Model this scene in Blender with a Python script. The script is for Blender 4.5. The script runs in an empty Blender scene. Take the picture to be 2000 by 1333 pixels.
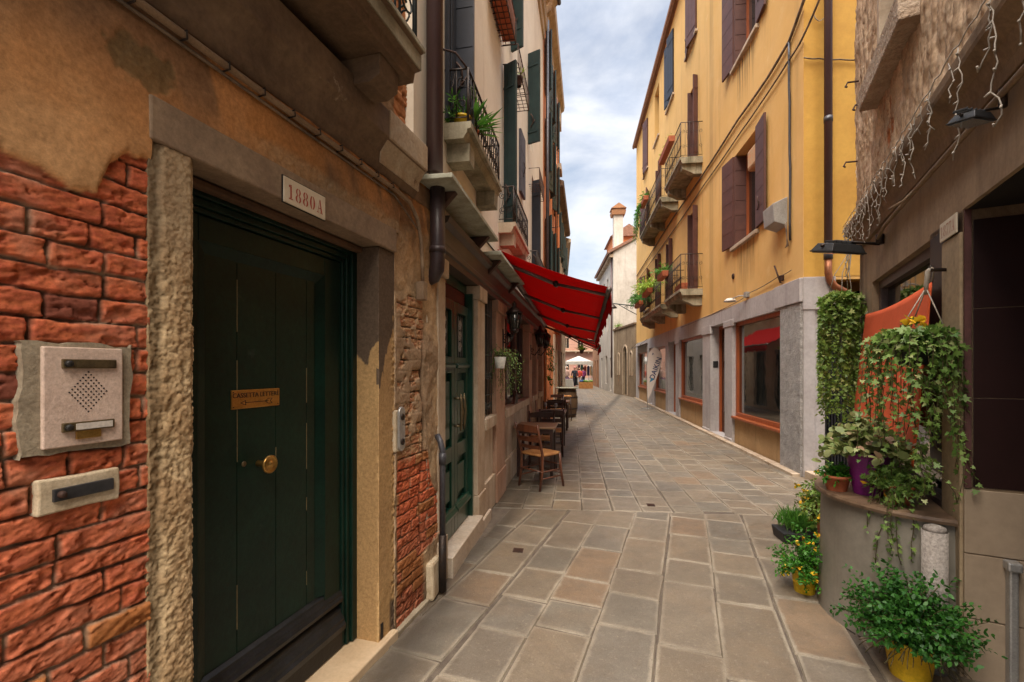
import bpy, math, random
import numpy as np
from mathutils import Vector, Matrix
random.seed(7); RNG = np.random.default_rng(7)
R = math.radians
scene = bpy.context.scene
COL = scene.collection
# ------------------------------------------------------------------ camera, sky, sun, exposure
FPX = 889.0; TH = math.atan(121/889.0); CT, ST = math.cos(TH), math.sin(TH)
cam = bpy.data.cameras.new('camera'); camo = bpy.data.objects.new('camera', cam); COL.objects.link(camo)
camo.location = (0, 0, 1.6); camo.rotation_euler = (R(90), 0, TH)
cam.sensor_width = 36; cam.lens = 36*FPX/2000; cam.shift_y = 53.5/2000; cam.clip_start = .05; cam.clip_end = 600
scene.camera = camo
SUN_EL, SUN_AZ = 62, 184          # azimuth measured clockwise from +Y (street direction)
world = bpy.data.worlds.new('World'); scene.world = world; world.use_nodes = True
wn = world.node_tree; wn.nodes.clear()
wo = wn.nodes.new('ShaderNodeOutputWorld'); bg = wn.nodes.new('ShaderNodeBackground')
sky = wn.nodes.new('ShaderNodeTexSky'); sky.sky_type = 'NISHITA'; sky.sun_disc = False
sky.sun_elevation = R(SUN_EL); sky.sun_rotation = R(SUN_AZ); sky.air_density = 1.3; sky.dust_density = 2.5; sky.ozone_density = 1.2
tc = wn.nodes.new('ShaderNodeTexCoord')
mp = wn.nodes.new('ShaderNodeMapping'); mp.inputs['Scale'].default_value = (1.6, 1.6, 3.4); mp.inputs['Location'].default_value = (.55, .2, .35)
cn = wn.nodes.new('ShaderNodeTexNoise'); cn.inputs['Scale'].default_value = 1.7; cn.inputs['Detail'].default_value = 9; cn.inputs['Roughness'].default_value = .58; cn.inputs['Distortion'].default_value = .3
cr = wn.nodes.new('ShaderNodeValToRGB'); cr.color_ramp.elements[0].position = .38; cr.color_ramp.elements[1].position = .72
cr.color_ramp.elements[0].color = (.25, .25, .25, 1)
cn2 = wn.nodes.new('ShaderNodeTexNoise'); cn2.inputs['Scale'].default_value = 3.2; cn2.inputs['Detail'].default_value = 7
cr2 = wn.nodes.new('ShaderNodeValToRGB'); cr2.color_ramp.elements[0].position = .35; cr2.color_ramp.elements[1].position = .65
cr2.color_ramp.elements[0].color = (5.3, 5.7, 6.6, 1); cr2.color_ramp.elements[1].color = (8.6, 8.4, 8.3, 1)
mx = wn.nodes.new('ShaderNodeMixRGB')
wl = wn.links.new
wl(tc.outputs['Generated'], mp.inputs['Vector']); wl(mp.outputs[0], cn.inputs['Vector']); wl(mp.outputs[0], cn2.inputs['Vector'])
wl(cn.outputs['Fac'], cr.inputs['Fac']); wl(cn2.outputs['Fac'], cr2.inputs['Fac'])
wl(cr.outputs['Color'], mx.inputs['Fac']); wl(sky.outputs[0], mx.inputs[1]); wl(cr2.outputs['Color'], mx.inputs[2])
sxyz = wn.nodes.new('ShaderNodeSeparateXYZ'); wl(tc.outputs['Generated'], sxyz.inputs[0])
zr = wn.nodes.new('ShaderNodeMapRange'); zr.interpolation_type = 'SMOOTHSTEP'; wl(sxyz.outputs[2], zr.inputs['Value'])     # overcast sky: brightest overhead
for k_, v_ in (('From Min', .60), ('From Max', .95), ('To Min', .66), ('To Max', 3.3)): zr.inputs[k_].default_value = v_
mu = wn.nodes.new('ShaderNodeVectorMath'); mu.operation = 'SCALE'; wl(mx.outputs[0], mu.inputs[0]); wl(zr.outputs[0], mu.inputs['Scale'])
wl(mu.outputs[0], bg.inputs['Color']); bg.inputs['Strength'].default_value = .094
wl(bg.outputs[0], wo.inputs['Surface'])
sl = bpy.data.lights.new('sun', 'SUN'); so = bpy.data.objects.new('sun', sl); COL.objects.link(so)
sl.energy = 3.8; sl.angle = R(55); sl.color = (1, .87, .70)
_sd = Vector((math.sin(R(SUN_AZ))*math.cos(R(SUN_EL)), math.cos(R(SUN_AZ))*math.cos(R(SUN_EL)), math.sin(R(SUN_EL))))
so.rotation_euler = _sd.to_track_quat('Z', 'Y').to_euler()
vs = scene.view_settings; vs.view_transform = 'Standard'; vs.look = 'None'; vs.gamma = 1; vs.exposure = 1.42
scene.cycles.max_bounces = 8; scene.cycles.diffuse_bounces = 5; scene.cycles.use_denoising = True

# ------------------------------------------------------------------ frames (vertical planes) and mesh building
class Frame:                       # s runs along the wall, o out of it towards the street, z up
    def __init__(f, O, d, n):
        f.O = Vector((O[0], O[1], 0)); l = math.hypot(*d); f.d = Vector((d[0]/l, d[1]/l, 0)); l = math.hypot(*n); f.n = Vector((n[0]/l, n[1]/l, 0))
    def W(f, s, o, z): p = f.O + f.d*s + f.n*o; return (p.x, p.y, z)
    def hit(f, x, y, o=0):         # where the sight line of a photo point meets the plane at offset o -> s, z
        u = (x-1000)/FPX; r = Vector((u*CT-ST, u*ST+CT, 0)); P = f.O + f.n*o
        t = f.n.dot(P)/f.n.dot(r); q = r*t - P
        return q.dot(f.d), 1.6 + (720-y)/FPX*t
A8 = R(8.6)
FA = Frame((-1.0, 3.2), (math.sin(A8), math.cos(A8)), (math.cos(A8), -math.sin(A8)))
B16 = R(1.64)
FB = Frame((-1.0845, 0), (math.sin(B16), math.cos(B16)), (math.cos(B16), -math.sin(B16)))
FY = Frame((3.35, 0), (0, 1), (-1, 0))
FC = Frame((2.0, 2.657), (.89, 2.403), (-2.403, .89))
FD = Frame((2.0, 2.657), (2.403, -.89), (-.89, -2.403))
FG = Frame((3.354, 7.224), (1, 0), (0, -1))
WF = Frame((0, 0), (1, 0), (0, 1)) # plain world: s=x, o=y

def _link(name, me, mat, parent):
    ob = bpy.data.objects.new(name, me); COL.objects.link(ob)
    if isinstance(mat, (list, tuple)):
        for m in mat: me.materials.append(m)
    elif mat: me.materials.append(mat)
    if parent: ob.parent = parent
    return ob
def root_off(parent):
    v = Vector((0, 0, 0))
    while parent is not None: v += parent.location; parent = parent.parent
    return v
class MB:
    def __init__(m, fr=WF): m.fr = fr; m.v = []; m.f = []; m.sm = []
    def add(m, vs, fs, smooth=False):
        b = len(m.v); m.v += [tuple(v) for v in vs]; m.f += [tuple(i+b for i in f) for f in fs]; m.sm += [smooth]*len(fs); return m
    def box(m, s0, s1, o0, o1, z0, z1, fr=None, jit=0, taper=0):
        W = (fr or m.fr).W
        j = lambda: random.uniform(-jit, jit) if jit else 0
        t = taper
        p = [(s0, o0, z0), (s1, o0, z0), (s1, o1, z0), (s0, o1, z0), (s0+t, o0+t, z1), (s1-t, o0+t, z1), (s1-t, o1-t, z1), (s0+t, o1-t, z1)]
        return m.add([W(a+j(), b+j(), c+j()) for a, b, c in p], [(0,3,2,1), (4,5,6,7), (0,1,5,4), (1,2,6,5), (2,3,7,6), (3,0,4,7)])
    def quad(m, pts, fr=None): W = (fr or m.fr).W; return m.add([W(*p) for p in pts], [tuple(range(len(pts)))])
    def prism(m, prof, s0, s1, fr=None, caps=True):     # profile of (o,z) swept along s
        W = (fr or m.fr).W; n = len(prof)
        fs = [(i, (i+1) % n, (i+1) % n+n, i+n) for i in range(n)]
        if caps: fs += [tuple(range(n))[::-1], tuple(range(n, 2*n))]
        return m.add([W(s0, o, z) for o, z in prof]+[W(s1, o, z) for o, z in prof], fs)
    def slab(m, poly, o0, o1, fr=None):                 # outline of (s,z) given thickness o0..o1
        W = (fr or m.fr).W; n = len(poly)
        fs = [(i, (i+1) % n, (i+1) % n+n, i+n) for i in range(n)]+[tuple(range(n))[::-1], tuple(range(n, 2*n))]
        return m.add([W(s, o0, z) for s, z in poly]+[W(s, o1, z) for s, z in poly], fs)
    def tube(m, pts, r, n=6, fr=None, closed=False):
        W = (fr or m.fr).W; P = [Vector(W(*p)) for p in pts]; rr = r if isinstance(r, (list, tuple)) else [r]*len(P)
        vs = []; N = len(P); prev = None
        for i, p in enumerate(P):
            if closed: t = P[(i+1) % N]-P[i-1]
            else: t = P[min(i+1, N-1)]-P[max(i-1, 0)]
            if t.length < 1e-9: t = Vector((0, 0, 1))
            t.normalize()
            if prev is None: a = t.orthogonal().normalized()
            else: a = (prev - t*prev.dot(t)); a = a.normalized() if a.length > 1e-6 else t.orthogonal().normalized()
            prev = a; b = t.cross(a)
            vs += [p+(a*math.cos(2*math.pi*k/n)+b*math.sin(2*math.pi*k/n))*rr[i] for k in range(n)]
        fs = []
        for i in range(N if closed else N-1):
            j = (i+1) % N
            for k in range(n): fs.append((i*n+k, i*n+(k+1) % n, j*n+(k+1) % n, j*n+k))
        if not closed: fs += [tuple(range(n))[::-1], tuple(range((N-1)*n, N*n))]
        return m.add(vs, fs, True)
    def lathe(m, c, prof, n=20, sx=1, sy=1, caps=True):  # profile of (r,z) about world vertical axis at c
        vs = []
        for r, z in prof: vs += [(c[0]+sx*r*math.cos(2*math.pi*k/n), c[1]+sy*r*math.sin(2*math.pi*k/n), c[2]+z) for k in range(n)]
        fs = [(i*n+k, i*n+(k+1) % n, (i+1)*n+(k+1) % n, (i+1)*n+k) for i in range(len(prof)-1) for k in range(n)]
        if caps: fs += [tuple(range(n))[::-1], tuple(range((len(prof)-1)*n, len(prof)*n))]
        return m.add(vs, fs, True)
    def ball(m, c, r, n=8, k=6, sz=1):
        return m.lathe(c, [(max(1e-4, r*math.sin(math.pi*i/k)), -r*sz*math.cos(math.pi*i/k)) for i in range(k+1)], n)
    def build(m, name, mat, parent=None, bevel=0, smooth=None):
        off = root_off(parent); me = bpy.data.meshes.new(name)
        me.from_pydata([(a-off.x, b-off.y, c-off.z) for a, b, c in m.v], [], m.f)
        me.polygons.foreach_set('use_smooth', m.sm if smooth is None else [smooth]*len(m.f))
        me.validate(); me.update(); ob = _link(name, me, mat, parent)
        if bevel:
            b = ob.modifiers.new('bevel', 'BEVEL'); b.width = bevel; b.segments = 2; b.limit_method = 'ANGLE'; b.angle_limit = R(40)
        return ob
def tag(o, label=None, cat=None, group=None, kind=None):
    if label: o['label'] = label
    if cat: o['category'] = cat
    if group: o['group'] = group
    if kind: o['kind'] = kind
    return o
def T(name, label, cat, loc=(0, 0, 0), group=None):
    o = bpy.data.objects.new(name, None); COL.objects.link(o); o.location = loc; o.empty_display_size = .1
    tag(o, label, cat, group); bpy.context.view_layer.update(); return o
def copy_tree(o, parent=None):
    c = o.copy(); COL.objects.link(c)
    if parent: c.parent = parent
    for ch in [x for x in bpy.data.objects if x.parent == o]: copy_tree(ch, c)
    return c
# ------------------------------------------------------------------ numpy noise
_LAT = RNG.random((256, 256))
def vnoise(x, y):
    xi = np.floor(x).astype(int); yi = np.floor(y).astype(int); fx = x-xi; fy = y-yi
    fx = fx*fx*(3-2*fx); fy = fy*fy*(3-2*fy)
    a = _LAT[xi % 256, yi % 256]; b = _LAT[(xi+1) % 256, yi % 256]; c = _LAT[xi % 256, (yi+1) % 256]; d = _LAT[(xi+1) % 256, (yi+1) % 256]
    return (a*(1-fx)+b*fx)*(1-fy)+(c*(1-fx)+d*fx)*fy
def fbm(x, y, o=5, g=.5):
    s = 0; a = 1; t = 0
    for i in range(o): s = s+a*vnoise(x+i*17.3, y+i*9.1); t += a; a *= g; x = x*2.03; y = y*2.03
    return s/t
def sstep(a, b, x): t = np.clip((x-a)/(b-a), 0, 1); return t*t*(3-2*t)
def lerp(a, b, t): t = np.asarray(t)[..., None]; return np.asarray(a)*(1-t)+np.asarray(b)*t
def field(fr, s0, s1, z0, z1, res, func, name, mat, parent, keep=None, skirt=.12):
    ns = max(2, int(round((s1-s0)/res))+1); nz = max(2, int(round((z1-z0)/res))+1)
    S, Z = np.meshgrid(np.linspace(s0, s1, ns), np.linspace(z0, z1, nz)); O, C = func(S, Z)
    # close the edges with a skirt going back into the wall
    S = np.pad(S, 2, mode='edge'); Z = np.pad(Z, 2, mode='edge'); O = np.pad(np.pad(O, 1, mode='edge'), 1, constant_values=-skirt); C = np.pad(C, ((2, 2), (2, 2), (0, 0)), mode='edge')
    nz, ns = S.shape
    off = root_off(parent)
    X = fr.O.x+fr.d.x*S+fr.n.x*O-off.x; Y = fr.O.y+fr.d.y*S+fr.n.y*O-off.y
    co = np.stack([X, Y, Z-off.z], -1).reshape(-1, 3)
    i = np.arange(nz*ns).reshape(nz, ns); q = np.stack([i[:-1, :-1], i[:-1, 1:], i[1:, 1:], i[1:, :-1]], -1)
    if keep is not None: q = q[keep((S[:-1, :-1]+S[1:, 1:])/2, (Z[:-1, :-1]+Z[1:, 1:])/2)]
    q = q.reshape(-1, 4)
    flip = fr.d.cross(Vector((0, 0, 1))).dot(fr.n) < 0
    if flip: q = q[:, ::-1]
    me = bpy.data.meshes.new(name); me.vertices.add(len(co)); me.vertices.foreach_set('co', co.ravel())
    me.loops.add(q.size); me.loops.foreach_set('vertex_index', q.ravel().astype(np.int32))
    me.polygons.add(len(q)); me.polygons.foreach_set('loop_start', np.arange(0, q.size, 4, dtype=np.int32)); me.polygons.foreach_set('loop_total', np.full(len(q), 4, np.int32))
    me.update(calc_edges=True)
    ca = me.color_attributes.new('Col', 'FLOAT_COLOR', 'POINT')
    ca.data.foreach_set('color', np.concatenate([C.reshape(-1, 3), np.ones((len(co), 1))], 1).astype(np.float32).ravel())
    me.polygons.foreach_set('use_smooth', [True]*len(q)); me.validate()
    return _link(name, me, mat, parent)
# ------------------------------------------------------------------ materials
class NT:
    def __init__(s, name):
        s.m = bpy.data.materials.new(name); s.m.use_nodes = True; s.t = s.m.node_tree; s.b = s.t.nodes['Principled BSDF']; s.out = s.t.nodes['Material Output']
        s.co = s.t.nodes.new('ShaderNodeTexCoord').outputs['Object']
    def n(s, typ, ins=None, **kw):
        nd = s.t.nodes.new(typ)
        for k, v in kw.items(): setattr(nd, k, v)
        for k, v in (ins or {}).items():
            if hasattr(v, 'is_output'): s.t.links.new(v, nd.inputs[k])
            else: nd.inputs[k].default_value = v
        return nd
    def noise(s, scale, detail=6, rough=.6, vec=None, dist=0, stretch=None):
        v = vec or s.co
        if stretch: v = s.n('ShaderNodeMapping', {'Vector': v, 'Scale': stretch}).outputs[0]
        return s.n('ShaderNodeTexNoise', {'Vector': v, 'Scale': scale, 'Detail': detail, 'Roughness': rough, 'Distortion': dist}).outputs['Fac']
    def ramp(s, f, a, b, lo=0., hi=1.): return s.n('ShaderNodeMapRange', {'Value': f, 'From Min': a, 'From Max': b, 'To Min': lo, 'To Max': hi}).outputs[0]
    def mix(s, f, a, b, mode='MIX'):
        q = lambda c: c if hasattr(c, 'is_output') else (c[0], c[1], c[2], 1)
        return s.n('ShaderNodeMixRGB', {'Fac': f, 'Color1': q(a), 'Color2': q(b)}, blend_type=mode).outputs[0]
    def math(s, op, a, b=0.): return s.n('ShaderNodeMath', {0: a, 1: b}, operation=op).outputs[0]
    def bump(s, h, strength, dist=.01):
        nd = s.n('ShaderNodeBump', {'Height': h, 'Strength': strength, 'Distance': dist})
        if s.b.inputs['Normal'].is_linked: s.t.links.new(s.b.inputs['Normal'].links[0].from_socket, nd.inputs['Normal'])
        s.t.links.new(nd.outputs[0], s.b.inputs['Normal'])
    def fin(s, col=None, rough=.8, metal=0, spec=.3):
        if col is not None:
            if hasattr(col, 'is_output'): s.t.links.new(col, s.b.inputs['Base Color'])
            else: s.b.inputs['Base Color'].default_value = (*col, 1)
        if hasattr(rough, 'is_output'): s.t.links.new(rough, s.b.inputs['Roughness'])
        else: s.b.inputs['Roughness'].default_value = rough
        s.b.inputs['Metallic'].default_value = metal; s.b.inputs['Specular IOR Level'].default_value = spec
        return s.m
def mk(name, c, c2=None, rough=.85, sc=3, bump=.3, bs=40, bd=.004, metal=0, spec=.3, streak=None, sk=(.52, .75), fine=.25, spots=None, wear=None):
    t = NT(name); c2 = c2 or tuple(x*.7 for x in c)
    f = t.ramp(t.noise(sc, 8, .65, dist=.4), .36, .64)
    col = t.mix(f, c, c2)
    if streak:
        col = t.mix(t.ramp(t.noise(1, 7, .65, stretch=(5, 5, .45)), sk[0], sk[1]), col, streak)
    if spots: col = t.mix(t.ramp(t.noise(spots[1], 9, .7), spots[2], spots[2]+.06), col, spots[0])
    g = t.ramp(t.noise(sc*14, 6, .7), .3, .7, 1-fine, 1+fine*.6)
    col = t.mix(1.0, col, t.n('ShaderNodeCombineXYZ', {0: g, 1: g, 2: g}).outputs[0], 'MULTIPLY')
    if bump: t.bump(t.noise(bs, 9, .7), bump, bd); t.bump(t.noise(sc*2, 4), bump*.5, bd*4)
    return t.fin(col, rough, metal, spec)
def cloth(name, c, c2, **k):
    k.pop('bs', 0); t = NT(name); f = t.noise(2, 5); col = t.mix(f, c, c2); sy = t.n('ShaderNodeSeparateXYZ', {0: t.co}).outputs[1]; fr_ = t.math('FRACT', t.math('MULTIPLY', sy, .83)); col = t.mix(t.ramp(fr_, .975, .99, 0, .6), col, tuple(x*.35 for x in c)); col = t.mix(t.ramp(t.noise(1, 6, .7, stretch=(.6, 2.5, 1)), .5, .75, 0, .35), col, (c[0]*.6, c[1]*1.5+.01, c[2]*1.5+.01)); t.bump(t.noise(200, 4), .1, .002); m = t.fin(col, .75, 0, .2)
    tr = t.n('ShaderNodeBsdfTranslucent', {'Color': col}); ms = t.n('ShaderNodeMixShader', {0: .45}); t.t.links.new(t.b.outputs[0], ms.inputs[1]); t.t.links.new(tr.outputs[0], ms.inputs[2]); t.t.links.new(ms.outputs[0], t.out.inputs['Surface']); return m
def vcol(name, fine=.3, rough=.9, bump=.6, bs=90, bd=.003):
    t = NT(name); a = t.n('ShaderNodeAttribute', attribute_name='Col').outputs['Color']
    g = t.ramp(t.noise(60, 8, .75), .3, .7, 1-fine, 1+fine)
    col = t.mix(1.0, a, t.n('ShaderNodeCombineXYZ', {0: g, 1: g, 2: g}).outputs[0], 'MULTIPLY')
    t.bump(t.noise(bs, 9, .75), bump, bd)
    return t.fin(col, rough, 0, .08)
def wood(name, c, c2, rough=.5, st=(25, 25, 1.2), spec=.4):
    t = NT(name); f = t.ramp(t.noise(1.2, 8, .65, stretch=st), .35, .65); col = t.mix(f, c, c2)
    t.bump(f, .25, .002); return t.fin(col, rough, 0, spec)
def glassy(name, c=(.01, .012, .012), rough=.04, spec=1.0, amt=.0):
    t = NT(name); t.bump(t.noise(2.5, 2), .06, .02); return t.fin(c, rough, amt, spec)
def leafm(name, c, c2, c3=None):
    t = NT(name); rnd = t.n('ShaderNodeNewGeometry').outputs['Random Per Island']
    col = t.mix(t.ramp(rnd, .1, .9), c, c2)
    if c3: col = t.mix(t.ramp(rnd, .90, .93), col, c3)
    t.b.inputs['Subsurface Weight'].default_value = 0
    tr = t.n('ShaderNodeBsdfTranslucent', {'Color': col}); ms = t.n('ShaderNodeMixShader', {0: .3})
    m = t.fin(col, .5, 0, .4)
    t.t.links.new(t.b.outputs[0], ms.inputs[1]); t.t.links.new(tr.outputs[0], ms.inputs[2]); t.t.links.new(ms.outputs[0], t.out.inputs['Surface'])
    return m
M = {}
M['brickfield'] = vcol('weathered_brick_and_plaster')
M['stonefield'] = vcol('rough_stone', .35, .9, .6, 150, .003)
M['lintel'] = mk('lintel_stone', (.32, .225, .145), (.20, .135, .09), sc=3, bump=.5, bs=120, spots=((.42, .36, .28), 6, .66))
M['cornice'] = mk('stained_cornice_stone', (.21, .14, .085), (.11, .07, .045), sc=2.5, bump=.5, spots=((.45, .36, .26), 3.0, .66))
M['soot'] = mk('sooty_plaster', (.23, .14, .075), (.10, .06, .04), sc=2, bump=.5, streak=(.06, .04, .03))
M['balcst'] = mk('lichened_balcony_stone', (.36, .32, .23), (.20, .17, .11), sc=4, bump=.5, streak=(.09, .085, .05), sk=(.5, .72))
M['cream'] = mk('cream_plaster', (.72, .64, .52), (.66, .57, .45), sc=1.2, bump=.25, bs=60, streak=(.40, .29, .20), sk=(.55, .85), fine=.06)
M['istria'] = mk('istrian_stone', (.52, .42, .31), (.38, .28, .19), sc=2.5, bump=.4, streak=(.24, .16, .10), sk=(.5, .8), fine=.15)
M['istriarose'] = mk('rose_stone_pilaster', (.46, .30, .21), (.34, .20, .13), sc=2.5, bump=.4, streak=(.22, .12, .08), sk=(.5, .8), fine=.15)
M['orange'] = mk('orange_plaster', (.62, .22, .08), (.50, .17, .065), sc=1.5, bump=.3, streak=(.36, .13, .06), fine=.1)
M['yellow'] = mk('ochre_yellow_plaster', (.74, .46, .12), (.64, .37, .09), sc=.8, bump=.25, bs=50, streak=(.40, .24, .075), sk=(.60, .88), fine=.06)
M['yellowside'] = mk('deep_ochre_plaster', (.62, .36, .075), (.50, .27, .055), sc=.9, bump=.25, streak=(.26, .15, .05), sk=(.60, .8), fine=.08)
M['lilac'] = mk('grey_lilac_render', (.47, .44, .43), (.39, .355, .345), sc=1.5, bump=.5, bs=80, streak=(.23, .19, .19), sk=(.55, .8), fine=.15)
M['roughcast'] = mk('grey_roughcast', (.60, .57, .54), (.42, .39, .37), sc=6, bump=1.0, bs=45, bd=.05, fine=.5)
M['ochrepanel'] = mk('dirty_ochre_panel', (.48, .31, .15), (.40, .25, .12), sc=2, bump=.3, streak=(.20, .13, .07), sk=(.56, .85), fine=.15)
M['white'] = mk('white_old_plaster', (.56, .52, .47), (.42, .38, .33), sc=.8, bump=.3, streak=(.30, .26, .22), sk=(.5, .8), fine=.1)
M['brownst'] = mk('brown_flaking_plaster', (.30, .23, .15), (.20, .14, .09), sc=1.4, bump=.4, streak=(.12, .09, .06), spots=((.36, .19, .09), 1.2, .62))
M['farbrick'] = mk('weathered_far_brick', (.36, .17, .08), (.24, .12, .06), sc=4, bump=.5)
M['roof'] = mk('terracotta_roof_tiles', (.26, .13, .085), (.17, .09, .06), sc=5, bump=.6, bs=12, bd=.05)
M['eave'] = mk('brown_eave', (.24, .12, .07), (.17, .085, .05), sc=3, bump=.2)
M['iron'] = mk('black_iron', (.03, .028, .028), (.06, .04, .03), rough=.5, sc=20, bump=.2, metal=.6)
M['rust'] = mk('rusty_iron', (.09, .045, .03), (.05, .03, .025), rough=.7, sc=15, bump=.3, metal=.3)
M['pipe'] = mk('plum_painted_pipe', (.10, .055, .055), (.08, .045, .045), rough=.4, sc=3, bump=.05, fine=.1, spec=.5)
M['pipegrey'] = mk('grey_pipe', (.09, .09, .10), (.06, .06, .07), rough=.4, sc=6, bump=.1, metal=.3)
M['copper'] = mk('copper_pipe', (.33, .12, .05), (.2, .08, .04), rough=.45, sc=6, bump=.1, metal=.5)
M['shutplum'] = mk('plum_shutter_paint', (.115, .052, .042), (.085, .038, .032), rough=.55, sc=4, bump=.1, fine=.1)
M['shutgreen'] = mk('dark_green_shutter_paint', (.022, .045, .046), (.016, .032, .034), rough=.45, sc=4, bump=.1, fine=.1)
M['shutblue'] = mk('blue_black_shutter_paint', (.028, .032, .045), (.02, .022, .03), rough=.45, sc=4, bump=.1, fine=.1)
M['darkdoor'] = mk('dark_green_door_paint', (.0045, .024, .015), (.003, .015, .010), rough=.38, sc=3, bump=.25, bs=30, fine=.35, spec=.28, spots=((.02, .035, .028), 7, .66))
M['doorkick'] = mk('chipped_black_door_paint', (.012, .012, .012), (.007, .007, .008), rough=.4, sc=4, bump=.3, spots=((.22, .12, .045), 9, .70))
M['greendoor'] = mk('racing_green_gloss_paint', (.009, .05, .030), (.006, .036, .022), rough=.28, sc=4, bump=.08, fine=.15, spec=.6)
M['brownwood'] = wood('dark_brown_wood', (.075, .03, .018), (.04, .016, .010), rough=.4)
M['chairwood'] = wood('chair_wood', (.15, .05, .022), (.085, .028, .014), rough=.32, spec=.5)
M['darkchair'] = wood('dark_chair_wood', (.05, .022, .014), (.028, .012, .009), rough=.35)
M['tabletop'] = wood('worn_table_wood', (.26, .15, .08), (.17, .09, .05), rough=.4, st=(1.5, 18, 18))
M['straw'] = mk('woven_straw', (.50, .24, .08), (.34, .14, .045), rough=.7, sc=6, bump=.8, bs=60, fine=.4)
M['redwood'] = wood('orange_red_window_wood', (.38, .10, .03), (.24, .06, .02), rough=.4)
M['fascia'] = wood('grey_brown_fascia_paint', (.085, .06, .045), (.055, .04, .03), rough=.5, st=(2, 2, 14))
M['slate'] = mk('stone_canopy', (.42, .42, .34), (.25, .24, .17), sc=5, bump=.4, fine=.2)
M['red'] = cloth('red_awning_canvas', (.58, .012, .010), (.50, .009, .008), rough=.75, sc=2, bump=.12, bs=200, fine=.06)
M['alu'] = mk('grey_awning_arm', (.20, .17, .15), (.14, .12, .11), rough=.4, sc=6, bump=.05, metal=.5)
M['glass'] = glassy('shop_glass'); M['glass'].node_tree.nodes['Principled BSDF'].inputs['IOR'].default_value = 2.3
M['darkglass'] = glassy('dark_interior_glass', (.012, .010, .009), .06, .8)
M['dark'] = mk('unlit_interior', (.02, .014, .012), (.012, .009, .008), rough=.9, bump=0)
M['brownrev'] = mk('dark_oxblood_paint', (.022, .007, .006), (.015, .005, .004), rough=.45, sc=1.5, bump=.1, fine=.1)
M['beigetile'] = mk('beige_stone_panel', (.34, .26, .18), (.27, .20, .14), rough=.4, sc=1.2, bump=.1, fine=.12, spec=.5)
M['brass'] = mk('brass', (.55, .33, .10), (.40, .22, .06), rough=.32, sc=12, bump=.1, metal=.85, fine=.25)
M['oldbrass'] = mk('tarnished_brass', (.20, .15, .08), (.11, .085, .05), rough=.4, sc=14, bump=.2, metal=.7)
M['plate'] = mk('pale_pink_stone_plate', (.62, .47, .38), (.54, .40, .32), sc=8, bump=.55, bs=170, bd=.0022, fine=.25)
M['mortar'] = mk('grey_mortar_bed', (.36, .30, .21), (.24, .19, .13), sc=8, bump=.6, bs=90, bd=.004, fine=.3)
M['palest'] = mk('pale_stone_plate', (.60, .50, .35), (.44, .34, .22), sc=10, bump=.5, bs=90, bd=.003, fine=.25)
M['steel'] = mk('brushed_steel', (.45, .44, .42), (.35, .34, .33), rough=.35, sc=8, bump=.1, metal=.6)
M['enamel'] = mk('cream_enamel', (.66, .58, .45), (.55, .46, .34), rough=.45, sc=6, bump=.1, fine=.08)
M['redpaint'] = mk('faded_red_paint', (.42, .06, .04), (.36, .09, .06), rough=.6, sc=30, bump=0)
M['blackpaint'] = mk('black_paint', (.015, .013, .012), (.02, .018, .016), rough=.5, bump=0)
M['bluepaint'] = mk('navy_print', (.02, .035, .12), (.02, .03, .10), rough=.6, bump=0)
M['flag'] = mk('white_flag_cloth', (.66, .58, .52), (.60, .52, .46), rough=.8, sc=3, bump=.2, fine=.05)
M['banner'] = mk('burnt_orange_banner', (.72, .12, .04), (.62, .10, .03), rough=.8, sc=2, bump=.3, bs=180, fine=.05)
M['cable'] = mk('grey_brown_cable', (.26, .19, .13), (.09, .07, .055), rough=.7, sc=9, bump=.3)
M['conduit'] = mk('painted_conduit', (.30, .21, .13), (.20, .13, .08), rough=.6, sc=9, bump=.2)
M['whiteplastic'] = mk('white_plastic', (.62, .57, .50), (.5, .45, .4), rough=.5, sc=6, bump=0)
M['greybox'] = mk('grey_box', (.36, .35, .33), (.28, .27, .25), rough=.6, sc=5, bump=.1)
M['terracotta'] = mk('terracotta_pot', (.42, .12, .05), (.32, .09, .04), rough=.7, sc=8, bump=.3)
M['purple'] = mk('purple_pot', (.20, .018, .17), (.16, .014, .13), rough=.4, sc=5, bump=.1)
M['yellowpot'] = mk('yellow_pot', (.70, .46, .02), (.60, .38, .02), rough=.4, sc=5, bump=.1)
M['blackpot'] = mk('black_plastic_tray', (.018, .018, .02), (.03, .03, .03), rough=.5, bump=0)
M['whitepot'] = mk('white_pot', (.5, .48, .42), (.4, .38, .33), rough=.6, bump=.1)
M['greycan'] = mk('dull_grey_metal_drum', (.25, .225, .185), (.18, .16, .13), rough=.5, sc=2, bump=.15, streak=(.15, .11, .08), fine=.12, metal=.2)
M['counter'] = wood('worn_counter_wood', (.20, .13, .08), (.09, .055, .035), rough=.45, st=(3, 14, 14))
M['granite'] = mk('speckled_granite', (.40, .36, .32), (.22, .19, .17), sc=60, bump=.5, bs=150, fine=.4)
M['soil'] = mk('potting_soil', (.05, .03, .02), (.03, .02, .015), bump=.8)
M['ivy'] = leafm('ivy_leaves', (.11, .20, .03), (.23, .33, .065), (.38, .42, .14))
M['ivyd'] = leafm('dark_ivy_leaves', (.08, .16, .028), (.20, .30, .065), (.34, .38, .15))
M['bush'] = leafm('bright_green_leaves', (.035, .15, .012), (.07, .25, .02))
M['grass'] = leafm('grassy_leaves', (.05, .16, .02), (.10, .26, .03))
M['palev'] = leafm('pale_begonia_leaves', (.14, .20, .05), (.30, .30, .12), (.48, .30, .20))
M['limeleaf'] = leafm('lime_leaves', (.22, .36, .04), (.34, .46, .06))
M['yflower'] = leafm('yellow_petals', (.80, .42, .02), (.85, .55, .03))
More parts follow.
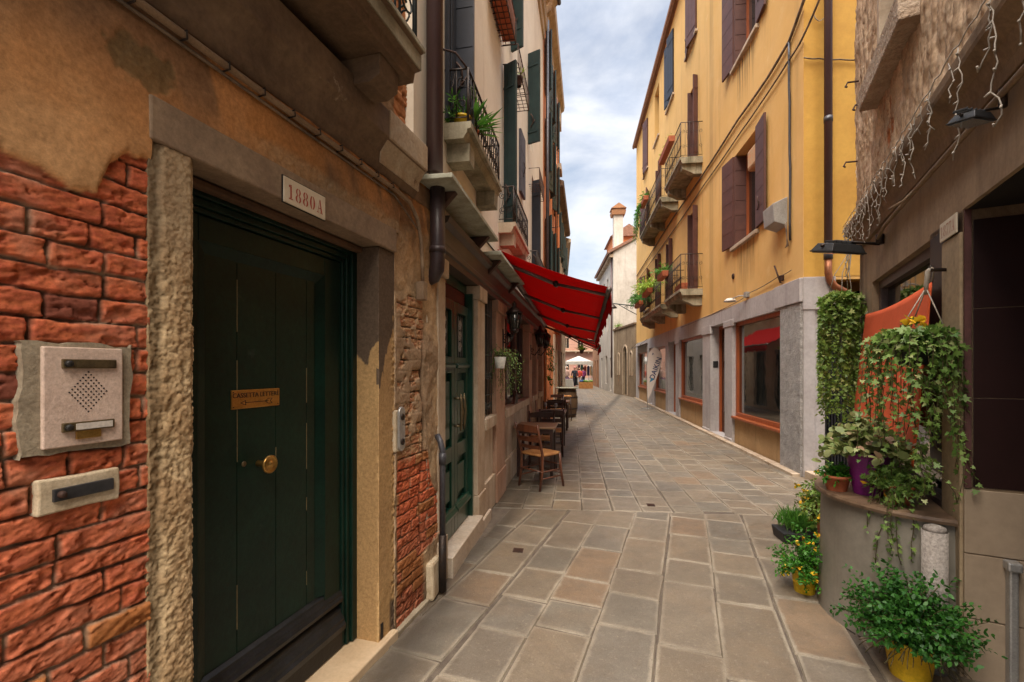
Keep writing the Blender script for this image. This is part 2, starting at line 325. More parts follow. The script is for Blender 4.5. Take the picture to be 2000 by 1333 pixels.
M['wire'] = mk('white_wire', (.40, .35, .29), (.32, .28, .23), rough=.6, bump=0)
M['stem'] = mk('plant_stem', (.09, .07, .03), (.06, .05, .02), bump=.2)
M['skin'] = mk('skin', (.45, .25, .17), (.42, .23, .15), rough=.6, bump=0)
M['canvaswhite'] = mk('white_canopy_canvas', (.42, .40, .36), (.36, .34, .30), rough=.8, bump=.1)
M['pinkfac'] = mk('faded_pink_plaster', (.34, .19, .14), (.28, .15, .11), sc=1, bump=.2)
def flat(name, c, rough=.8): return mk(name, c, tuple(x*.85 for x in c), rough=rough, bump=0, fine=.05)
# bitmap-free lettering: the built-in font turned into a mesh with a little thickness
def text(txt, fr, s, z, o, size, mat, parent, name='lettering', dirn=1, rot=0, bold=0, align='CENTER', up=(0, 1)):
    cu = bpy.data.curves.new(name, 'FONT'); cu.body = txt; cu.size = size; cu.align_x = align; cu.align_y = 'CENTER'; cu.extrude = .0006; cu.offset = bold
    tmp = bpy.data.objects.new('tmp', cu); COL.objects.link(tmp); bpy.context.view_layer.update()
    me = bpy.data.meshes.new_from_object(tmp.evaluated_get(bpy.context.evaluated_depsgraph_get()))
    bpy.data.objects.remove(tmp); off = root_off(parent); c, q = math.cos(rot), math.sin(rot)
    for v in me.vertices:
        x, y = v.co.x*c-v.co.y*q, v.co.x*q+v.co.y*c
        w = Vector(fr.W(s+dirn*x, o+v.co.z, z+y))-off; v.co = w
    return _link(name, me, mat, parent)
# ================================================================== ground and paving
g = MB(); g.box(-80, 80, -30, 160, -.3, -.009); tag(g.build('ground', mk('dark_joint_earth', (.15, .12, .09), (.09, .07, .055), bump=.6, sc=8)), kind='structure')
def clip(poly, fn):
    out = []
    for i, p in enumerate(poly):
        q = poly[(i+1) % len(poly)]; a, b = fn(p), fn(q)
        if a <= 0: out.append(p)
        if a*b < 0: t = a/(a-b); out.append((p[0]+(q[0]-p[0])*t, p[1]+(q[1]-p[1])*t))
    return out
def inset(poly, d):
    n = len(poly); out = []
    for i in range(n):
        a, b, c = Vector(poly[i-1]), Vector(poly[i]), Vector(poly[(i+1) % n])
        e1 = (b-a).normalized(); e2 = (c-b).normalized(); n1 = Vector((-e1.y, e1.x)); n2 = Vector((-e2.y, e2.x))
        k = n1+n2; den = 1+n1.dot(n2)
        if den < .15: return None
        out.append(tuple(b+k*(d/den)))
    return out
def area(p): return sum(p[i-1][0]*p[i][1]-p[i][0]*p[i-1][1] for i in range(len(p)))/2
SL0 = [(0.204, 0.164, 0.115), (0.218, 0.168, 0.112), (0.19, 0.161, 0.115), (0.184, 0.164, 0.126), (0.231, 0.175, 0.112), (0.204, 0.158, 0.105), (0.177, 0.158, 0.126), (0.211, 0.171, 0.119), (0.258, 0.164, 0.091), (0.19, 0.158, 0.119), (0.17, 0.154, 0.122), (0.204, 0.168, 0.122), (0.224, 0.178, 0.122)]
SL = [tuple(.78*c+.22*m for c, m in zip(x, (.205, .168, .122))) for x in SL0]
class Pave:
    def __init__(s): s.v = []; s.f = []; s.c = []; s.e = []; s.r = random.Random(11)
    def slab(s, poly, gap=.0045, col=None, detail=True):
        if len(poly) < 3: return
        if area(poly) < 0: poly = poly[::-1]
        if area(poly) < .012: return
        jit = .009 if detail else 0
        poly = [(x+s.r.uniform(-jit, jit), y+s.r.uniform(-jit, jit)) for x, y in poly]
        rings = [inset(poly, gap), inset(poly, gap+.006), inset(poly, gap+.038)]
        if any(x is None for x in rings) or area(rings[2]) < .004: return
        c = col or s.r.choice(SL); k = s.r.uniform(.86, 1.12); c = tuple(x*k for x in c)
        h = s.r.uniform(-.0025, .0025); tx, ty = s.r.uniform(-.006, .006), s.r.uniform(-.006, .006); cx = sum(p[0] for p in poly)/len(poly); cy = sum(p[1] for p in poly)/len(poly)
        n = len(poly); b = len(s.v)
        for q, (rg, dz, e) in enumerate(zip(rings, (-.012, 0, .0006), (0, 0, 1))):
            for x, y in rg: s.v.append((x, y, h+dz+tx*(x-cx)+ty*(y-cy))); s.c.append(c); s.e.append(e)
        for q in (0, 1): s.f += [(b+q*n+i, b+q*n+(i+1) % n, b+(q+1)*n+(i+1) % n, b+(q+1)*n+i) for i in range(n)]
        s.f.append(tuple(range(b+2*n, b+3*n)))
    def build(s, name, mat):
        me = bpy.data.meshes.new(name); me.from_pydata(s.v, [], s.f); me.update()
        a = me.color_attributes.new('Col', 'FLOAT_COLOR', 'POINT'); a.data.foreach_set('color', np.array([(*c, e) for c, e in zip(s.c, s.e)], np.float32).ravel())
        return _link(name, me, mat, None)
t = NT('trachyte_paving'); at = t.n('ShaderNodeAttribute', attribute_name='Col')
edge = t.math('ADD', at.outputs['Alpha'], t.math('MULTIPLY', t.math('SUBTRACT', t.noise(9, 6, .7), .5), 1.5))
bord = t.ramp(edge, .25, .75, 1, 0)
mott = t.ramp(t.noise(3.2, 8, .7), .3, .7)
c1 = t.mix(t.math('MULTIPLY', mott, .68), at.outputs['Color'], (.12, .095, .07))
c1 = t.mix(t.ramp(t.noise(1.3, 7, .65), .50, .72, 0, .4), c1, (.25, .165, .095))
c1 = t.mix(t.math('MULTIPLY', bord, t.ramp(t.noise(1.1, 3), .40, .6, .22, .9)), c1, (.33, .28, .21))
fg = t.ramp(t.noise(130, 6, .8), .3, .7, .72, 1.25); c1 = t.mix(1, c1, t.n('ShaderNodeCombineXYZ', {0: fg, 1: fg, 2: fg}).outputs[0], 'MULTIPLY')
c1 = t.mix(t.ramp(t.noise(5.5, 9, .75), .62, .70, 0, .7), c1, (.075, .06, .045)); c1 = t.mix(t.ramp(t.noise(38, 8, .75), .56, .68, 0, .6), c1, (.33, .28, .21)); c1 = t.mix(t.ramp(t.noise(.9, 6, .7), .50, .66, 0, .5), c1, (.10, .08, .06)); c1 = t.mix(t.ramp(t.noise(14, 9, .8), .58, .66, 0, .55), c1, (.085, .068, .05))
t.bump(t.noise(70, 9, .75), .55, .005); t.bump(t.noise(7, 6, .6), .5, .012)
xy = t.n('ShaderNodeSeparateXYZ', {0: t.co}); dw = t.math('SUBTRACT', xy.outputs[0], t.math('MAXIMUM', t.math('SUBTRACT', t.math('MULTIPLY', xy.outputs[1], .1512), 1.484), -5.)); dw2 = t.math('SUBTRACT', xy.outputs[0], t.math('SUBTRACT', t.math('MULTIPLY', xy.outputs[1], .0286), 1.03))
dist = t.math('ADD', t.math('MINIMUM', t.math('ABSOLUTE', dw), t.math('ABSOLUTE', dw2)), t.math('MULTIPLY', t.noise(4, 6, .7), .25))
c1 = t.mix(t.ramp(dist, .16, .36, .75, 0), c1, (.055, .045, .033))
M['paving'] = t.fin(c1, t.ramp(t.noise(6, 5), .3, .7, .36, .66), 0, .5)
pv = Pave(); pr = random.Random(5)
A13 = R(13.1); pd, pn = (math.sin(A13), math.cos(A13)), (math.cos(A13), -math.sin(A13))
o0 = .40*pn[0]+2.4*pn[1]                        # joint line read off the photograph
BY = lambda p: p[1]-5.2-.05*p[0]
WALLA = lambda p: -(p[0]-(-1.484+.1512*p[1]-.02)) # right of the left house wall
P2 = lambda s, o: (pd[0]*s+pn[0]*o, pd[1]*s+pn[1]*o)
for k in range(-9, 12):
    w = .36; oa = o0+k*w+pr.uniform(-.03, .03) if k else o0; ob = o0+(k+1)*w
    s = -3.0+pr.uniform(0, .5)
    while s < 7:
        l = pr.choice([.36, .42, .48, .55, .62, .7, .85]) if s > 1.5 else pr.choice([.5, .6, .8])
        q = clip(clip([P2(s, oa), P2(s, ob), P2(s+l, ob), P2(s+l, oa)], BY), WALLA)
        if q and len(q) >= 3: pv.slab(q)
        s += l
W0 = -1.25
for k in range(0, 15):
    xa = W0+k*.335+pr.uniform(-.01, .01); xb = W0+(k+1)*.335
    s = 4.9
    while s < 62:
        l = pr.choice([.30, .36, .4, .46, .55, .62]) if s < 25 else pr.choice([.6, .8, 1.0])
        dx = -.0*(s-20); q = clip([(xa, s), (xb, s), (xb, s+l), (xa, s+l)], lambda p: -BY(p))
        if q and len(q) >= 3: pv.slab(q, detail=s < 20)
        s += l
for i in range(34):                              # alley on the right and the square at the far end
    for j in range(6): pv.slab([(3.8+i*.5, 5.3+j*.32), (4.3+i*.5, 5.3+j*.32), (4.3+i*.5, 5.62+j*.32), (3.8+i*.5, 5.62+j*.32)], detail=False)
for i in range(30):
    for j in range(18):
        x, y = -8+i*.6, 42+j*1.2
        if x+.6 < W0 or x > 3.7: pv.slab([(x, y), (x+.6, y), (x+.6, y+1.2), (x, y+1.2)], detail=False)
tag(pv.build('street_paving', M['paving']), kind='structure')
kb = MB()
for y in range(7, 25): kb.box(3.20, 3.335, y+.23, y+1.222, -.01, .045, jit=.004)
tag(kb.build('kerb_strip', M['istria'], bevel=.008), kind='structure')
for nm, px, lab in (('drain_cover', (1012, 1076), 'small square iron drain cover in the paving near the green double doors'), ('drain_cover', (1271, 987), 'small square iron drain cover in the middle of the lane')):
    u = (px[0]-1000)/FPX; tt = 1.6*FPX/(px[1]-720); cx, cy = (u*CT-ST)*tt, (u*ST+CT)*tt
    d = T(nm, lab, 'drain cover', (cx, cy, 0)); m = MB(); m.box(cx-.045, cx+.045, cy-.045, cy+.045, -.004, .006); m.build('frame', M['rust'], d)
    m = MB(); [m.box(cx-.035, cx+.035, cy-.034+i*.017, cy-.025+i*.017, .0055, .010) for i in range(4)]; m.build('grating', M['rust'], d)
# ================================================================== generic facade pieces
def holewall(fr, s0, s1, z0, z1, holes, name, mat, parent, depth=.18, back=3):
    m = MB(fr); xs = sorted({s0, s1} | {h[0] for h in holes} | {h[1] for h in holes}); zs = sorted({z0, z1} | {h[2] for h in holes} | {h[3] for h in holes})
    xs = [x for x in xs if s0 <= x <= s1]; zs = [z for z in zs if z0 <= z <= z1]
    for a, b in zip(xs, xs[1:]):
        for c, d in zip(zs, zs[1:]):
            mx_, mz_ = (a+b)/2, (c+d)/2
            if any(h[0] < mx_ < h[1] and h[2] < mz_ < h[3] for h in holes): continue
            m.quad([(a, 0, c), (b, 0, c), (b, 0, d), (a, 0, d)])
    for h in holes:
        a, b, c, d = h[:4]; e = -depth
        for p in ([(a, 0, c), (a, e, c), (a, e, d), (a, 0, d)], [(b, e, c), (b, 0, c), (b, 0, d), (b, e, d)], [(a, e, d), (b, e, d), (b, 0, d), (a, 0, d)], [(a, 0, c), (b, 0, c), (b, e, c), (a, e, c)]): m.quad(p)
    B = -back
    for p in ([(s0, 0, z0), (s0, B, z0), (s0, B, z1), (s0, 0, z1)], [(s1, 0, z0), (s1, B, z0), (s1, B, z1), (s1, 0, z1)], [(s0, B, z0), (s1, B, z0), (s1, B, z1), (s0, B, z1)], [(s0, 0, z1), (s1, 0, z1), (s1, B, z1), (s0, B, z1)]): m.quad(p)
    return m.build(name, mat, parent)
def window(fr, s0, s1, z0, z1, parent, fmat, depth=.16, mull=1, trans=0, fw=.05, name='window', glass='darkglass', sill=None, sillmat=None):
    m = MB(fr); d = -depth
    m.box(s0, s0+fw, d-.02, d+.05, z0, z1); m.box(s1-fw, s1, d-.02, d+.05, z0, z1); m.box(s0+fw, s1-fw, d-.02, d+.05, z0, z0+fw); m.box(s0+fw, s1-fw, d-.02, d+.05, z1-fw, z1)
    for i in range(mull): c = s0+(s1-s0)*(i+1)/(mull+1); m.box(c-fw/2, c+fw/2, d-.015, d+.04, z0+fw, z1-fw)
    for i in range(trans): c = z0+(z1-z0)*(i+1)/(trans+1); m.box(s0+fw, s1-fw, d-.012, d+.035, c-.015, c+.015)
    w = m.build(name, fmat, parent)
    MB(fr).box(s0+.01, s1-.01, d-.012, d, z0+.01, z1-.01).build('pane', M[glass], w)
    if sill: MB(fr).box(s0-sill, s1+sill, -.1, .07, z0-.075, z0-.002).build('sill', sillmat or M['istria'], w, bevel=.008)
    return w
def shutter(fr, s, dirn, w, z0, z1, ang, mat, parent, o=.02, boards=0, bars=3, fold=None):
    """one leaf hinged at s; dirn +1 swings over increasing s when closed; ang 0 closed, 180 flat on the wall"""
    m = MB(); a = R(ang); dx, do = dirn*math.cos(a), math.sin(a)
    F = Frame((0, 0), (1, 0), (0, 1)); P = Vector(fr.W(s, o, 0)); D = (fr.d*dx+fr.n*do); Nn = (fr.n*dx-fr.d*do*1.0) if dirn > 0 else (fr.n*dx*-1+fr.d*do*-1)
    Nn = Vector((D.y, -D.x, 0)); F.O = P; F.d = D; F.n = Nn; th = .035
    m.box(0, w, -th/2, th/2, z0, z1, F)
    m.build('shutter_leaf', mat, None) if False else None
    nb = max(3, int((z1-z0)/.28))
    for i in range(1, nb): zz = z0+(z1-z0)*i/nb; m.box(.01, w-.01, -th/2-.004, th/2+.004, zz+.008, zz+(z1-z0)/nb-.004, F) if boards else None
    if boards: m.box(.01, w-.01, -th/2-.004, th/2+.004, z0+.006, z0+(z1-z0)/nb-.004, F)
    else:
        for k in range(3): m.box(w*k/3+.006, w*(k+1)/3-.006, -th/2-.003, th/2+.003, z0+.005, z1-.005, F)
        for zz in (z0+.12*(z1-z0), z1-.15*(z1-z0)): m.box(0, w*.85, th/2+.002, th/2+.012, zz-.015, zz+.015, F); m.box(0, w*.85, -th/2-.012, -th/2-.002, zz-.015, zz+.015, F)
    sh = m.build('shutter', mat, parent)
    k = MB(); k.tube([(w*.5, th/2+.01, z0+.35), (w*.5, th/2+.035, z0+.45), (w*.5-.05, th/2+.02, z0+.52)], .009, 5, F); k.tube([(w*.5-.06, th/2+.015, z0+.28), (w*.5+.04, th/2+.02, z0+.40)], .007, 5, F); k.build('latch', M['rust'], sh)
    return sh
def scrollpts(cx, cz, r, turns=1.4, n=14, a0=0, sgn=1):
    return [(cx+r*(1-.75*i/n)*math.cos(a0+sgn*i/n*turns*2*math.pi), cz+r*(1-.75*i/n)*math.sin(a0+sgn*i/n*turns*2*math.pi)) for i in range(n+1)]
def railing(fr, s0, s1, o, z0, z1, mat, parent, ornate=True, sides=True, step=.13, r=.007, name='railing', wallo=0):
    m = MB(fr)
    m.tube([(s0, wallo, z1), (s0, o, z1), (s1, o, z1), (s1, wallo, z1)], r*1.6, 5); m.tube([(s0, wallo, z0+.05), (s0, o, z0+.05), (s1, o, z0+.05), (s1, wallo, z0+.05)], r, 4)
    for a in (s0, s1): m.tube([(a, o, z0), (a, o, z1)], r*1.5, 5)
    def panel(pt, L):
        n = max(1, round(L/step)); w = L/n
        for i in range(1, n): m.tube([pt(w*i, z0+.05), pt(w*i, z1)], r*.8, 4)
        if ornate:
            h = z1-z0-.05
            for i in range(n):
                c = w*(i+.5)
                for sg, zc in ((1, z0+.05+h*.72), (-1, z0+.05+h*.28)):
                    m.tube([pt(x, z) for x, z in scrollpts(c, zc, min(w*.46, h*.24), a0=math.pi/2*sg, sgn=sg)], r*.6, 4)
                m.tube([pt(c-w*.4, z0+.07), pt(c+w*.4, z1-.02)], r*.5, 4) if i % 3 == 0 else None
    panel(lambda x, z: (s0+x, o, z), s1-s0)
    if sides:
        for a in (s0, s1): panel(lambda x, z: (a, wallo+(o-wallo)*x/abs(o-wallo), z), abs(o-wallo))
    return m.build(name, mat, parent)
def balcony(fr, s0, s1, o, z, mat, parent, rh=.9, th=.15, ornate=True, corb=2, ch=.3, cw=.22, rail='iron', colbel=None):
    m = MB(fr); m.prism([(0, z-th), (o-.06, z-th), (o-.03, z-th*.6), (o-.03, z-th*.45), (o, z-th*.4), (o, z), (0, z)], s0, s1); b = m.build('balcony', mat, parent)
    for i in range(corb):
        c = s0+.08+cw/2+(s1-s0-.16-cw)*i/max(1, corb-1)
        MB(fr).prism([(0, z-th-ch), (o*.84, z-th-ch), (o*.86, z-th-.002), (0, z-th-.002)] if th < .14 else [(0, z-th-ch), (o*.35, z-th-ch), (o*.55, z-th-ch*.75), (o*.85, z-th-ch*.45), (o*.88, z-th-.002), (0, z-th-.002)], c-cw/2, c+cw/2).build('corbel', mat, b)
    railing(fr, s0+.03, s1-.03, o-.03, z, z+rh, M[rail], b, ornate, step=.085 if th < .14 else .115)
    return b
def gutter_eave(fr, s0, s1, z, out, mat, parent, th=.18, name='eaves'):
    m = MB(fr); m.prism([(0, z-th), (out, z-.04), (out+.06, z-.04), (out+.06, z+.03), (0, z+.2)], s0, s1); return m.build(name, mat, parent)
# ================================================================== left house with the dark green door
hA = T('plaster_house', 'weathered orange brown plaster house with bare red brick and a dark green door', 'house', FA.W(-1.3, 0, 0))
CH = .069
def bricks(S, Z, seed=0, depth=.016):
    wx = (fbm(S*14+seed, Z*14+3, 4)-.5)*.012; wz = (fbm(S*5+7, Z*5+seed, 4)-.5)*.020
    r = np.floor((Z+wz)/CH).astype(int); fz = (Z+wz)/CH-r
    offs = _LAT[r % 256, (seed*7+3) % 256]; bl = .25
    q = (S+wx)/bl+offs*1.0+(r % 2)*.5; b = np.floor(q).astype(int); fs = q-b
    hsh = _LAT[(r*13+seed) % 256, (b*29+17) % 256]; hs2 = _LAT[(r*31+5) % 256, (b*11+seed) % 256]
    # some bricks are headers: split in two
    hd = hsh > .72; fs2 = np.where(hd, (fs*2) % 1.0, fs); L = np.where(hd, bl/2, bl)
    hs2 = np.where(hd, (hs2+np.floor(fs*2)*.37) % 1.0, hs2)
    dx = np.minimum(fs2, 1-fs2)*L; dz = np.minimum(fz, 1-fz)*CH
    wob = (fbm(S*40, Z*40+seed, 4)-.5)*.010
    dd = np.minimum(dx-.0025, dz-.0022)+wob*.75
    prof = sstep(-.0012, .0045, dd)
    tear = fbm(S*26+Z*14+hs2*40, Z*105-S*34, 6, .68)
    relief = prof*(depth+(hs2-.5)*.010)+prof*(tear-.5)*.0115-prof*.007*sstep(.60, .64, fbm(S*19+7, Z*24, 5, .6))
    k = fbm(S*30, Z*70+9, 4)
    red = lerp((.60, .165, .070), (.36, .085, .044), sstep(.3, .7, k*.5+tear*.5))*(.62+.76*sstep(.25, .75, tear))[..., None]
    br = lerp((.30, .085, .045), (.44, .16, .085), sstep(.3, .7, k*.5+tear*.5))*(.65+.7*sstep(.25, .75, tear))[..., None]; orn = np.array((.40, .15, .05))
    return relief, prof, hs2, red, br, orn, k
def plasterA(S, Z):
    big = fbm(S*1.6+9, Z*1.3, 5); sm = fbm(S*12, Z*12, 5); md = fbm(S*4, Z*4+7, 5)
    up = sstep(2.15, 2.5, Z+(md-.5)*.5)
    pc = lerp((.56, .32, .15), (.46, .25, .11), md)*(1-up)[..., None]+lerp((.50, .235, .09), (.30, .150, .065), sstep(.35, .65, big))*up[..., None]
    cr_ = fbm(S*26, Z*24+3, 5, .65); pc = pc*(.72+.30*sm+.26*cr_)[..., None]; st = np.maximum(sstep(.46, .66, fbm(S*2.6+Z*.9, Z*2.2+5, 5))*sstep(2.2, 2.6, Z+(big-.5)*.4), .9*sstep(.52, .66, fbm(S*7+Z*2, Z*1.1+25, 5))*sstep(2.3, 2.55, Z))
    pc = pc*(1-.68*st[..., None])+np.array((.10, .075, .055))*.68*st[..., None]
    orr = sstep(.55, .7, fbm(S*2+31, Z*2.5, 4)); pc = pc*(1-.5*orr[..., None])+np.array((.46, .20, .06))*.5*orr[..., None]*up[..., None]+pc*.5*orr[..., None]*(1-up[..., None])
    flk = sstep(.06, .02, Z-2.44-.05*fbm(S*6, Z*0, 3))*sstep(-1.75, -1.5, S); pc = pc*(1-.5*flk[..., None])+np.array((.34, .25, .15))*.5*flk[..., None]
    return pc, .030+(sm-.5)*.008+(big-.5)*.02-.01*flk*fbm(S*50, Z*50, 4), sm, big
def fA1(S, Z):
    rel, prof, h, red, br, orn, k = bricks(S, Z, 0)
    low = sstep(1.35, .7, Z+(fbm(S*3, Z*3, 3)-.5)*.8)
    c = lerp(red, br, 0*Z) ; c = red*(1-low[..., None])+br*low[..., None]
    pick = (h > .90)[..., None]; c = np.where(pick, orn*.9, c); dust = sstep(.5, .75, fbm(S*7+3, Z*9, 5, .6)); c = c*(1-.5*dust[..., None])+np.array((.42, .20, .125))*.5*dust[..., None]; c = np.where((h < .05)[..., None], np.array((.22, .07, .045)), c)
    mort = lerp((.12, .075, .05), (.38, .29, .20), sstep(.42, .62, fbm(S*7, Z*9+4, 5)))
    c = mort*(1-prof[..., None])+c*prof[..., None]
    zb = np.interp(S, [-3.2, -2.75, -2.5, -2.33, -2.25, -2.19, -2.135, -2.10, -2.057, -2.0], [2.0, 2.16, 2.04, 2.105, 2.10, 2.075, 2.085, 2.19, 2.225, 2.235])+(fbm(S*18, Z*2, 4)-.5)*.03+(fbm(S*70, Z*60, 3)-.5)*.008
    pl = sstep(-.004, .004, Z-zb)
    pc, po_, sm, big = plasterA(S, Z)
    patch = sstep(.11, .085, np.hypot((S+2.01)*1.0, (Z-2.508)*1.5)+(fbm(S*30, Z*30, 4)-.5)*.09)
    pc = pc*(1-.6*patch[..., None])+np.array((.10, .085, .04))*.6*patch[..., None]
    edge = np.exp(-((Z-zb)/.012)**2)*pl; pc = pc*(1+.35*edge[..., None])
    po = po_-.006*patch*fbm(S*60, Z*60, 3)-.010*np.exp(-np.maximum(Z-zb, 0)/.012)
    return rel*(1-pl)+po*pl, c*(1-pl[..., None])+pc*pl[..., None]
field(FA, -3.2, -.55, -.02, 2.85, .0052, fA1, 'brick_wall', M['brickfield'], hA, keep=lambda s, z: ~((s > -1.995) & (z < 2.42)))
def fA3(S, Z):
    rel, prof, h, red, br, orn, k = bricks(S, Z, 5, .016)
    n1 = fbm(S*4, Z*3, 5); n2 = fbm(S*14, Z*14+2, 5)
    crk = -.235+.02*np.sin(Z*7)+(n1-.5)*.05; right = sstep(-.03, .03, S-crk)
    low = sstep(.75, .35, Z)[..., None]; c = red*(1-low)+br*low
    c = np.where((h > .8)[..., None], np.array((.33, .13, .05)), c)
    fade = sstep(.95, 1.08, Z+(n2-.5)*.25)*(1-right); fc = lerp((.44, .29, .16), (.40, .20, .11), sstep(.45, .6, k*prof)); c = c*(1-fade[..., None]*.85)+fc*fade[..., None]*.85
    mort = lerp((.12, .085, .06), (.34, .25, .16), sstep(.35, .65, n2)); c = mort*(1-prof[..., None])+c*prof[..., None]
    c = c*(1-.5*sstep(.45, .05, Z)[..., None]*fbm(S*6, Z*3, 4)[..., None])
    # plaster: right strip above 1.0, all above ~2.1, low plinth on the right
    p = np.maximum.reduce([right*sstep(-.01, .01, Z-(1.02+.25*(n1-.5)-.35*sstep(-.18, -.02, S))), sstep(-.01, .01, Z-2.02+.3*(n1-.5)), right*sstep(.01, -.01, Z-(.36+.2*(n1-.5)))])
    p = np.maximum(p, sstep(.53, .56, n2*.5+n1*.5)*sstep(1.05, 1.2, Z)*.9)
    p = np.maximum(p, sstep(-.588, -.555, S)*0+(1-sstep(-.57, -.55, S+(n2-.5)*.03))*1.0)
    pc = lerp((.42, .29, .17), (.29, .20, .125), sstep(.4, .62, n1)); pc = plasterA(S, Z)[0]*sstep(2.0, 2.3, Z+(n1-.5)*.3)[..., None]+pc*(1-sstep(2.0, 2.3, Z+(n1-.5)*.3)[..., None])
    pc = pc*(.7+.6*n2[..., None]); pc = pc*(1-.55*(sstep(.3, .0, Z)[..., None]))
    o = rel*(1-p)+(.020+(n1-.5)*.03+(n2-.5)*.018)*p
    g = np.exp(-((S-crk)/.014)**2)*sstep(1.85, 1.6, Z)*sstep(.35, .5, Z); o = o-.05*g; cc = c*(1-p[..., None])+pc*p[..., None]; cc = cc*(1-.8*g[..., None])
    return o, cc
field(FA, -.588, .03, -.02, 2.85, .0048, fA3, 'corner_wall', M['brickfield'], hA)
# stone door surround
def fj(S, Z):
    n = fbm(S*22, Z*14, 6, .6); m = fbm(S*4+3, Z*3, 4); up = sstep(1.75, 2.15, Z+(m-.5)*.3)
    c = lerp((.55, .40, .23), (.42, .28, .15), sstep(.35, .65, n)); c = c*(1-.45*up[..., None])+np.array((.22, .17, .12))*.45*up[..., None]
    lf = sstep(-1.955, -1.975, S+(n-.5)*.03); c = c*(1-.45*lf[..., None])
    rough = (.0025+.006*(1-up))
    pit = sstep(.50, .66, fbm(S*85+4, Z*75, 4, .65)); c = c*(1-.30*pit*(1-up))[..., None]
    o = .028+(n-.5)*rough*2.2+(fbm(S*110, Z*100, 3, .75)-.5)*.007-pit*.003*(1-up*.7)-.02*lf*fbm(S*12, Z*8, 4)-.010*sstep(-1.872, -1.860, S)
    return o, c
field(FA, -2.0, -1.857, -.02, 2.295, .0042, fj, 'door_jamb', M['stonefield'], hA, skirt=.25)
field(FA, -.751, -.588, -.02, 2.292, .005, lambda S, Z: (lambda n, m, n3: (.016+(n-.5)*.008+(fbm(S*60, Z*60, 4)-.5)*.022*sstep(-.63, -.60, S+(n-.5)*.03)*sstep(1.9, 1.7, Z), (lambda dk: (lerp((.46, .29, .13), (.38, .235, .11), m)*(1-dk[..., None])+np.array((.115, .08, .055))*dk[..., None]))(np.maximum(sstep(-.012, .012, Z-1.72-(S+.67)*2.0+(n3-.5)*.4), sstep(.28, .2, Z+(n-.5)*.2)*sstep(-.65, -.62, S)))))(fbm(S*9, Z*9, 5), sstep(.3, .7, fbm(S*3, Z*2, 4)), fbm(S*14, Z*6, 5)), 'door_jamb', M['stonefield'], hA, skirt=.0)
# far reveal of the door recess (runs back into the wall)
FR = Frame(FA.W(-.751, 0, 0)[:2], (-FA.n.x, -FA.n.y), (-FA.d.x, -FA.d.y))
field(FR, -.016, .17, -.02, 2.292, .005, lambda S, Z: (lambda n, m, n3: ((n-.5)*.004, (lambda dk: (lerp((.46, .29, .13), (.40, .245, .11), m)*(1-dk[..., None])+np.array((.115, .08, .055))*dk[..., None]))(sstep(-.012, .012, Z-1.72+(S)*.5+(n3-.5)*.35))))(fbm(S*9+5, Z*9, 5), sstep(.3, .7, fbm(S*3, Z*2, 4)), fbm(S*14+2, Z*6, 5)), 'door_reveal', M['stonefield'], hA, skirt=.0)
m = MB(FA); m.box(-2.003, -.586, -.25, .034, 2.296, 2.432); m.build('lintel', M['lintel'], hA, bevel=.006)
# threshold
m = MB(FA); m.box(-2.0, -.60, -.22, .055, -.1, .045); m.build('threshold', mk('pale_worn_threshold', (.60, .46, .30), (.50, .36, .22), rough=.55, bump=.25, fine=.12), hA, bevel=.008)
MB(FA).box(-3.2, -2.0, -.02, .045, -.1, .012).build('wall_foot', M['mortar'], hA, bevel=.005)
m = MB(FA); m.box(-.60, -.02, -.02, .05, -.1, .02, jit=.006); m.build('wall_foot', M['mortar'], hA, bevel=.005)
# the door: frame, panelled leaf, mouldings
D0, D1, DT = -1.857, -.751, 2.292
m = MB(FA)
for k, (w, o1) in enumerate(((.045, -.125), (.030, -.140), (.022, -.152))):
    a = sum((.045, .030, .022)[:k])
    m.box(D0+a, D0+a+w, -.24, o1, .05, DT-.004-a); m.box(D1-a-w, D1-a, -.24, o1, .05, DT-.004-a); m.box(D0+a+w, D1-a-w, -.24, o1, DT-.004-a-w, DT-.004-a)
m.build('door_frame', M['darkdoor'], hA, bevel=.005)
m = MB(FA); m.box(D0+.02, D1-.004, -.22, -.085, 2.262, 2.290); m.build('timber_head', mk('bare_timber_head', (.16, .085, .045), (.09, .05, .03), sc=6), hA, bevel=.006)
door = None
m = MB(FA); da, db = D0+.098, D1-.098; zt = DT-.102
m.box(da, db, -.235, -.190, .055, zt); door = m.build('door', M['darkdoor'], hA, bevel=.003)
m = MB(FA); pa, pb, pz0, pz1 = da+.07, db-.13, .40, zt-.10     # raised framing round the big panel
m.box(da, pa, -.195, -.165, .30, zt-.002); m.box(pb, db, -.195, -.165, .30, zt-.002); m.box(pa, pb, -.195, -.165, pz1, zt-.002)
m.quad([(pa, -.166, pz0), (pa, -.166, pz1), (pa+.05, -.188, pz1-.05), (pa+.05, -.188, pz0)]); m.quad([(pa, -.166, pz1), (pb, -.166, pz1), (pb-.05, -.188, pz1-.05), (pa+.05, -.188, pz1-.05)]); m.quad([(pb, -.166, pz1), (pb, -.166, pz0), (pb-.05, -.188, pz0), (pb-.05, -.188, pz1-.05)])
m.build('stiles', M['darkdoor'], door, bevel=.004)
m = MB(FA)
for i, bx in enumerate((pa+.012, pa+.19, pa+.40, pa+.60)): m.box(bx, (pa+.19, pa+.40, pa+.60, pb-.052)[i]-.004, -.193, -.1845, .40, pz1-.03)
m.build('boards', M['darkdoor'], door)
m = MB(FA)
for i, c in enumerate((pa+.19, pa+.40, pa+.60)):
    z = .5
    while z < 2.0:
        l = random.uniform(.05, .32)
        if random.random() < (.85 if i == 0 else .45): m.box(c-.0022-random.uniform(0, .0015), c+.0008, -.1848, -.1838, z, z+l)
        z += l+random.uniform(.02, .2)
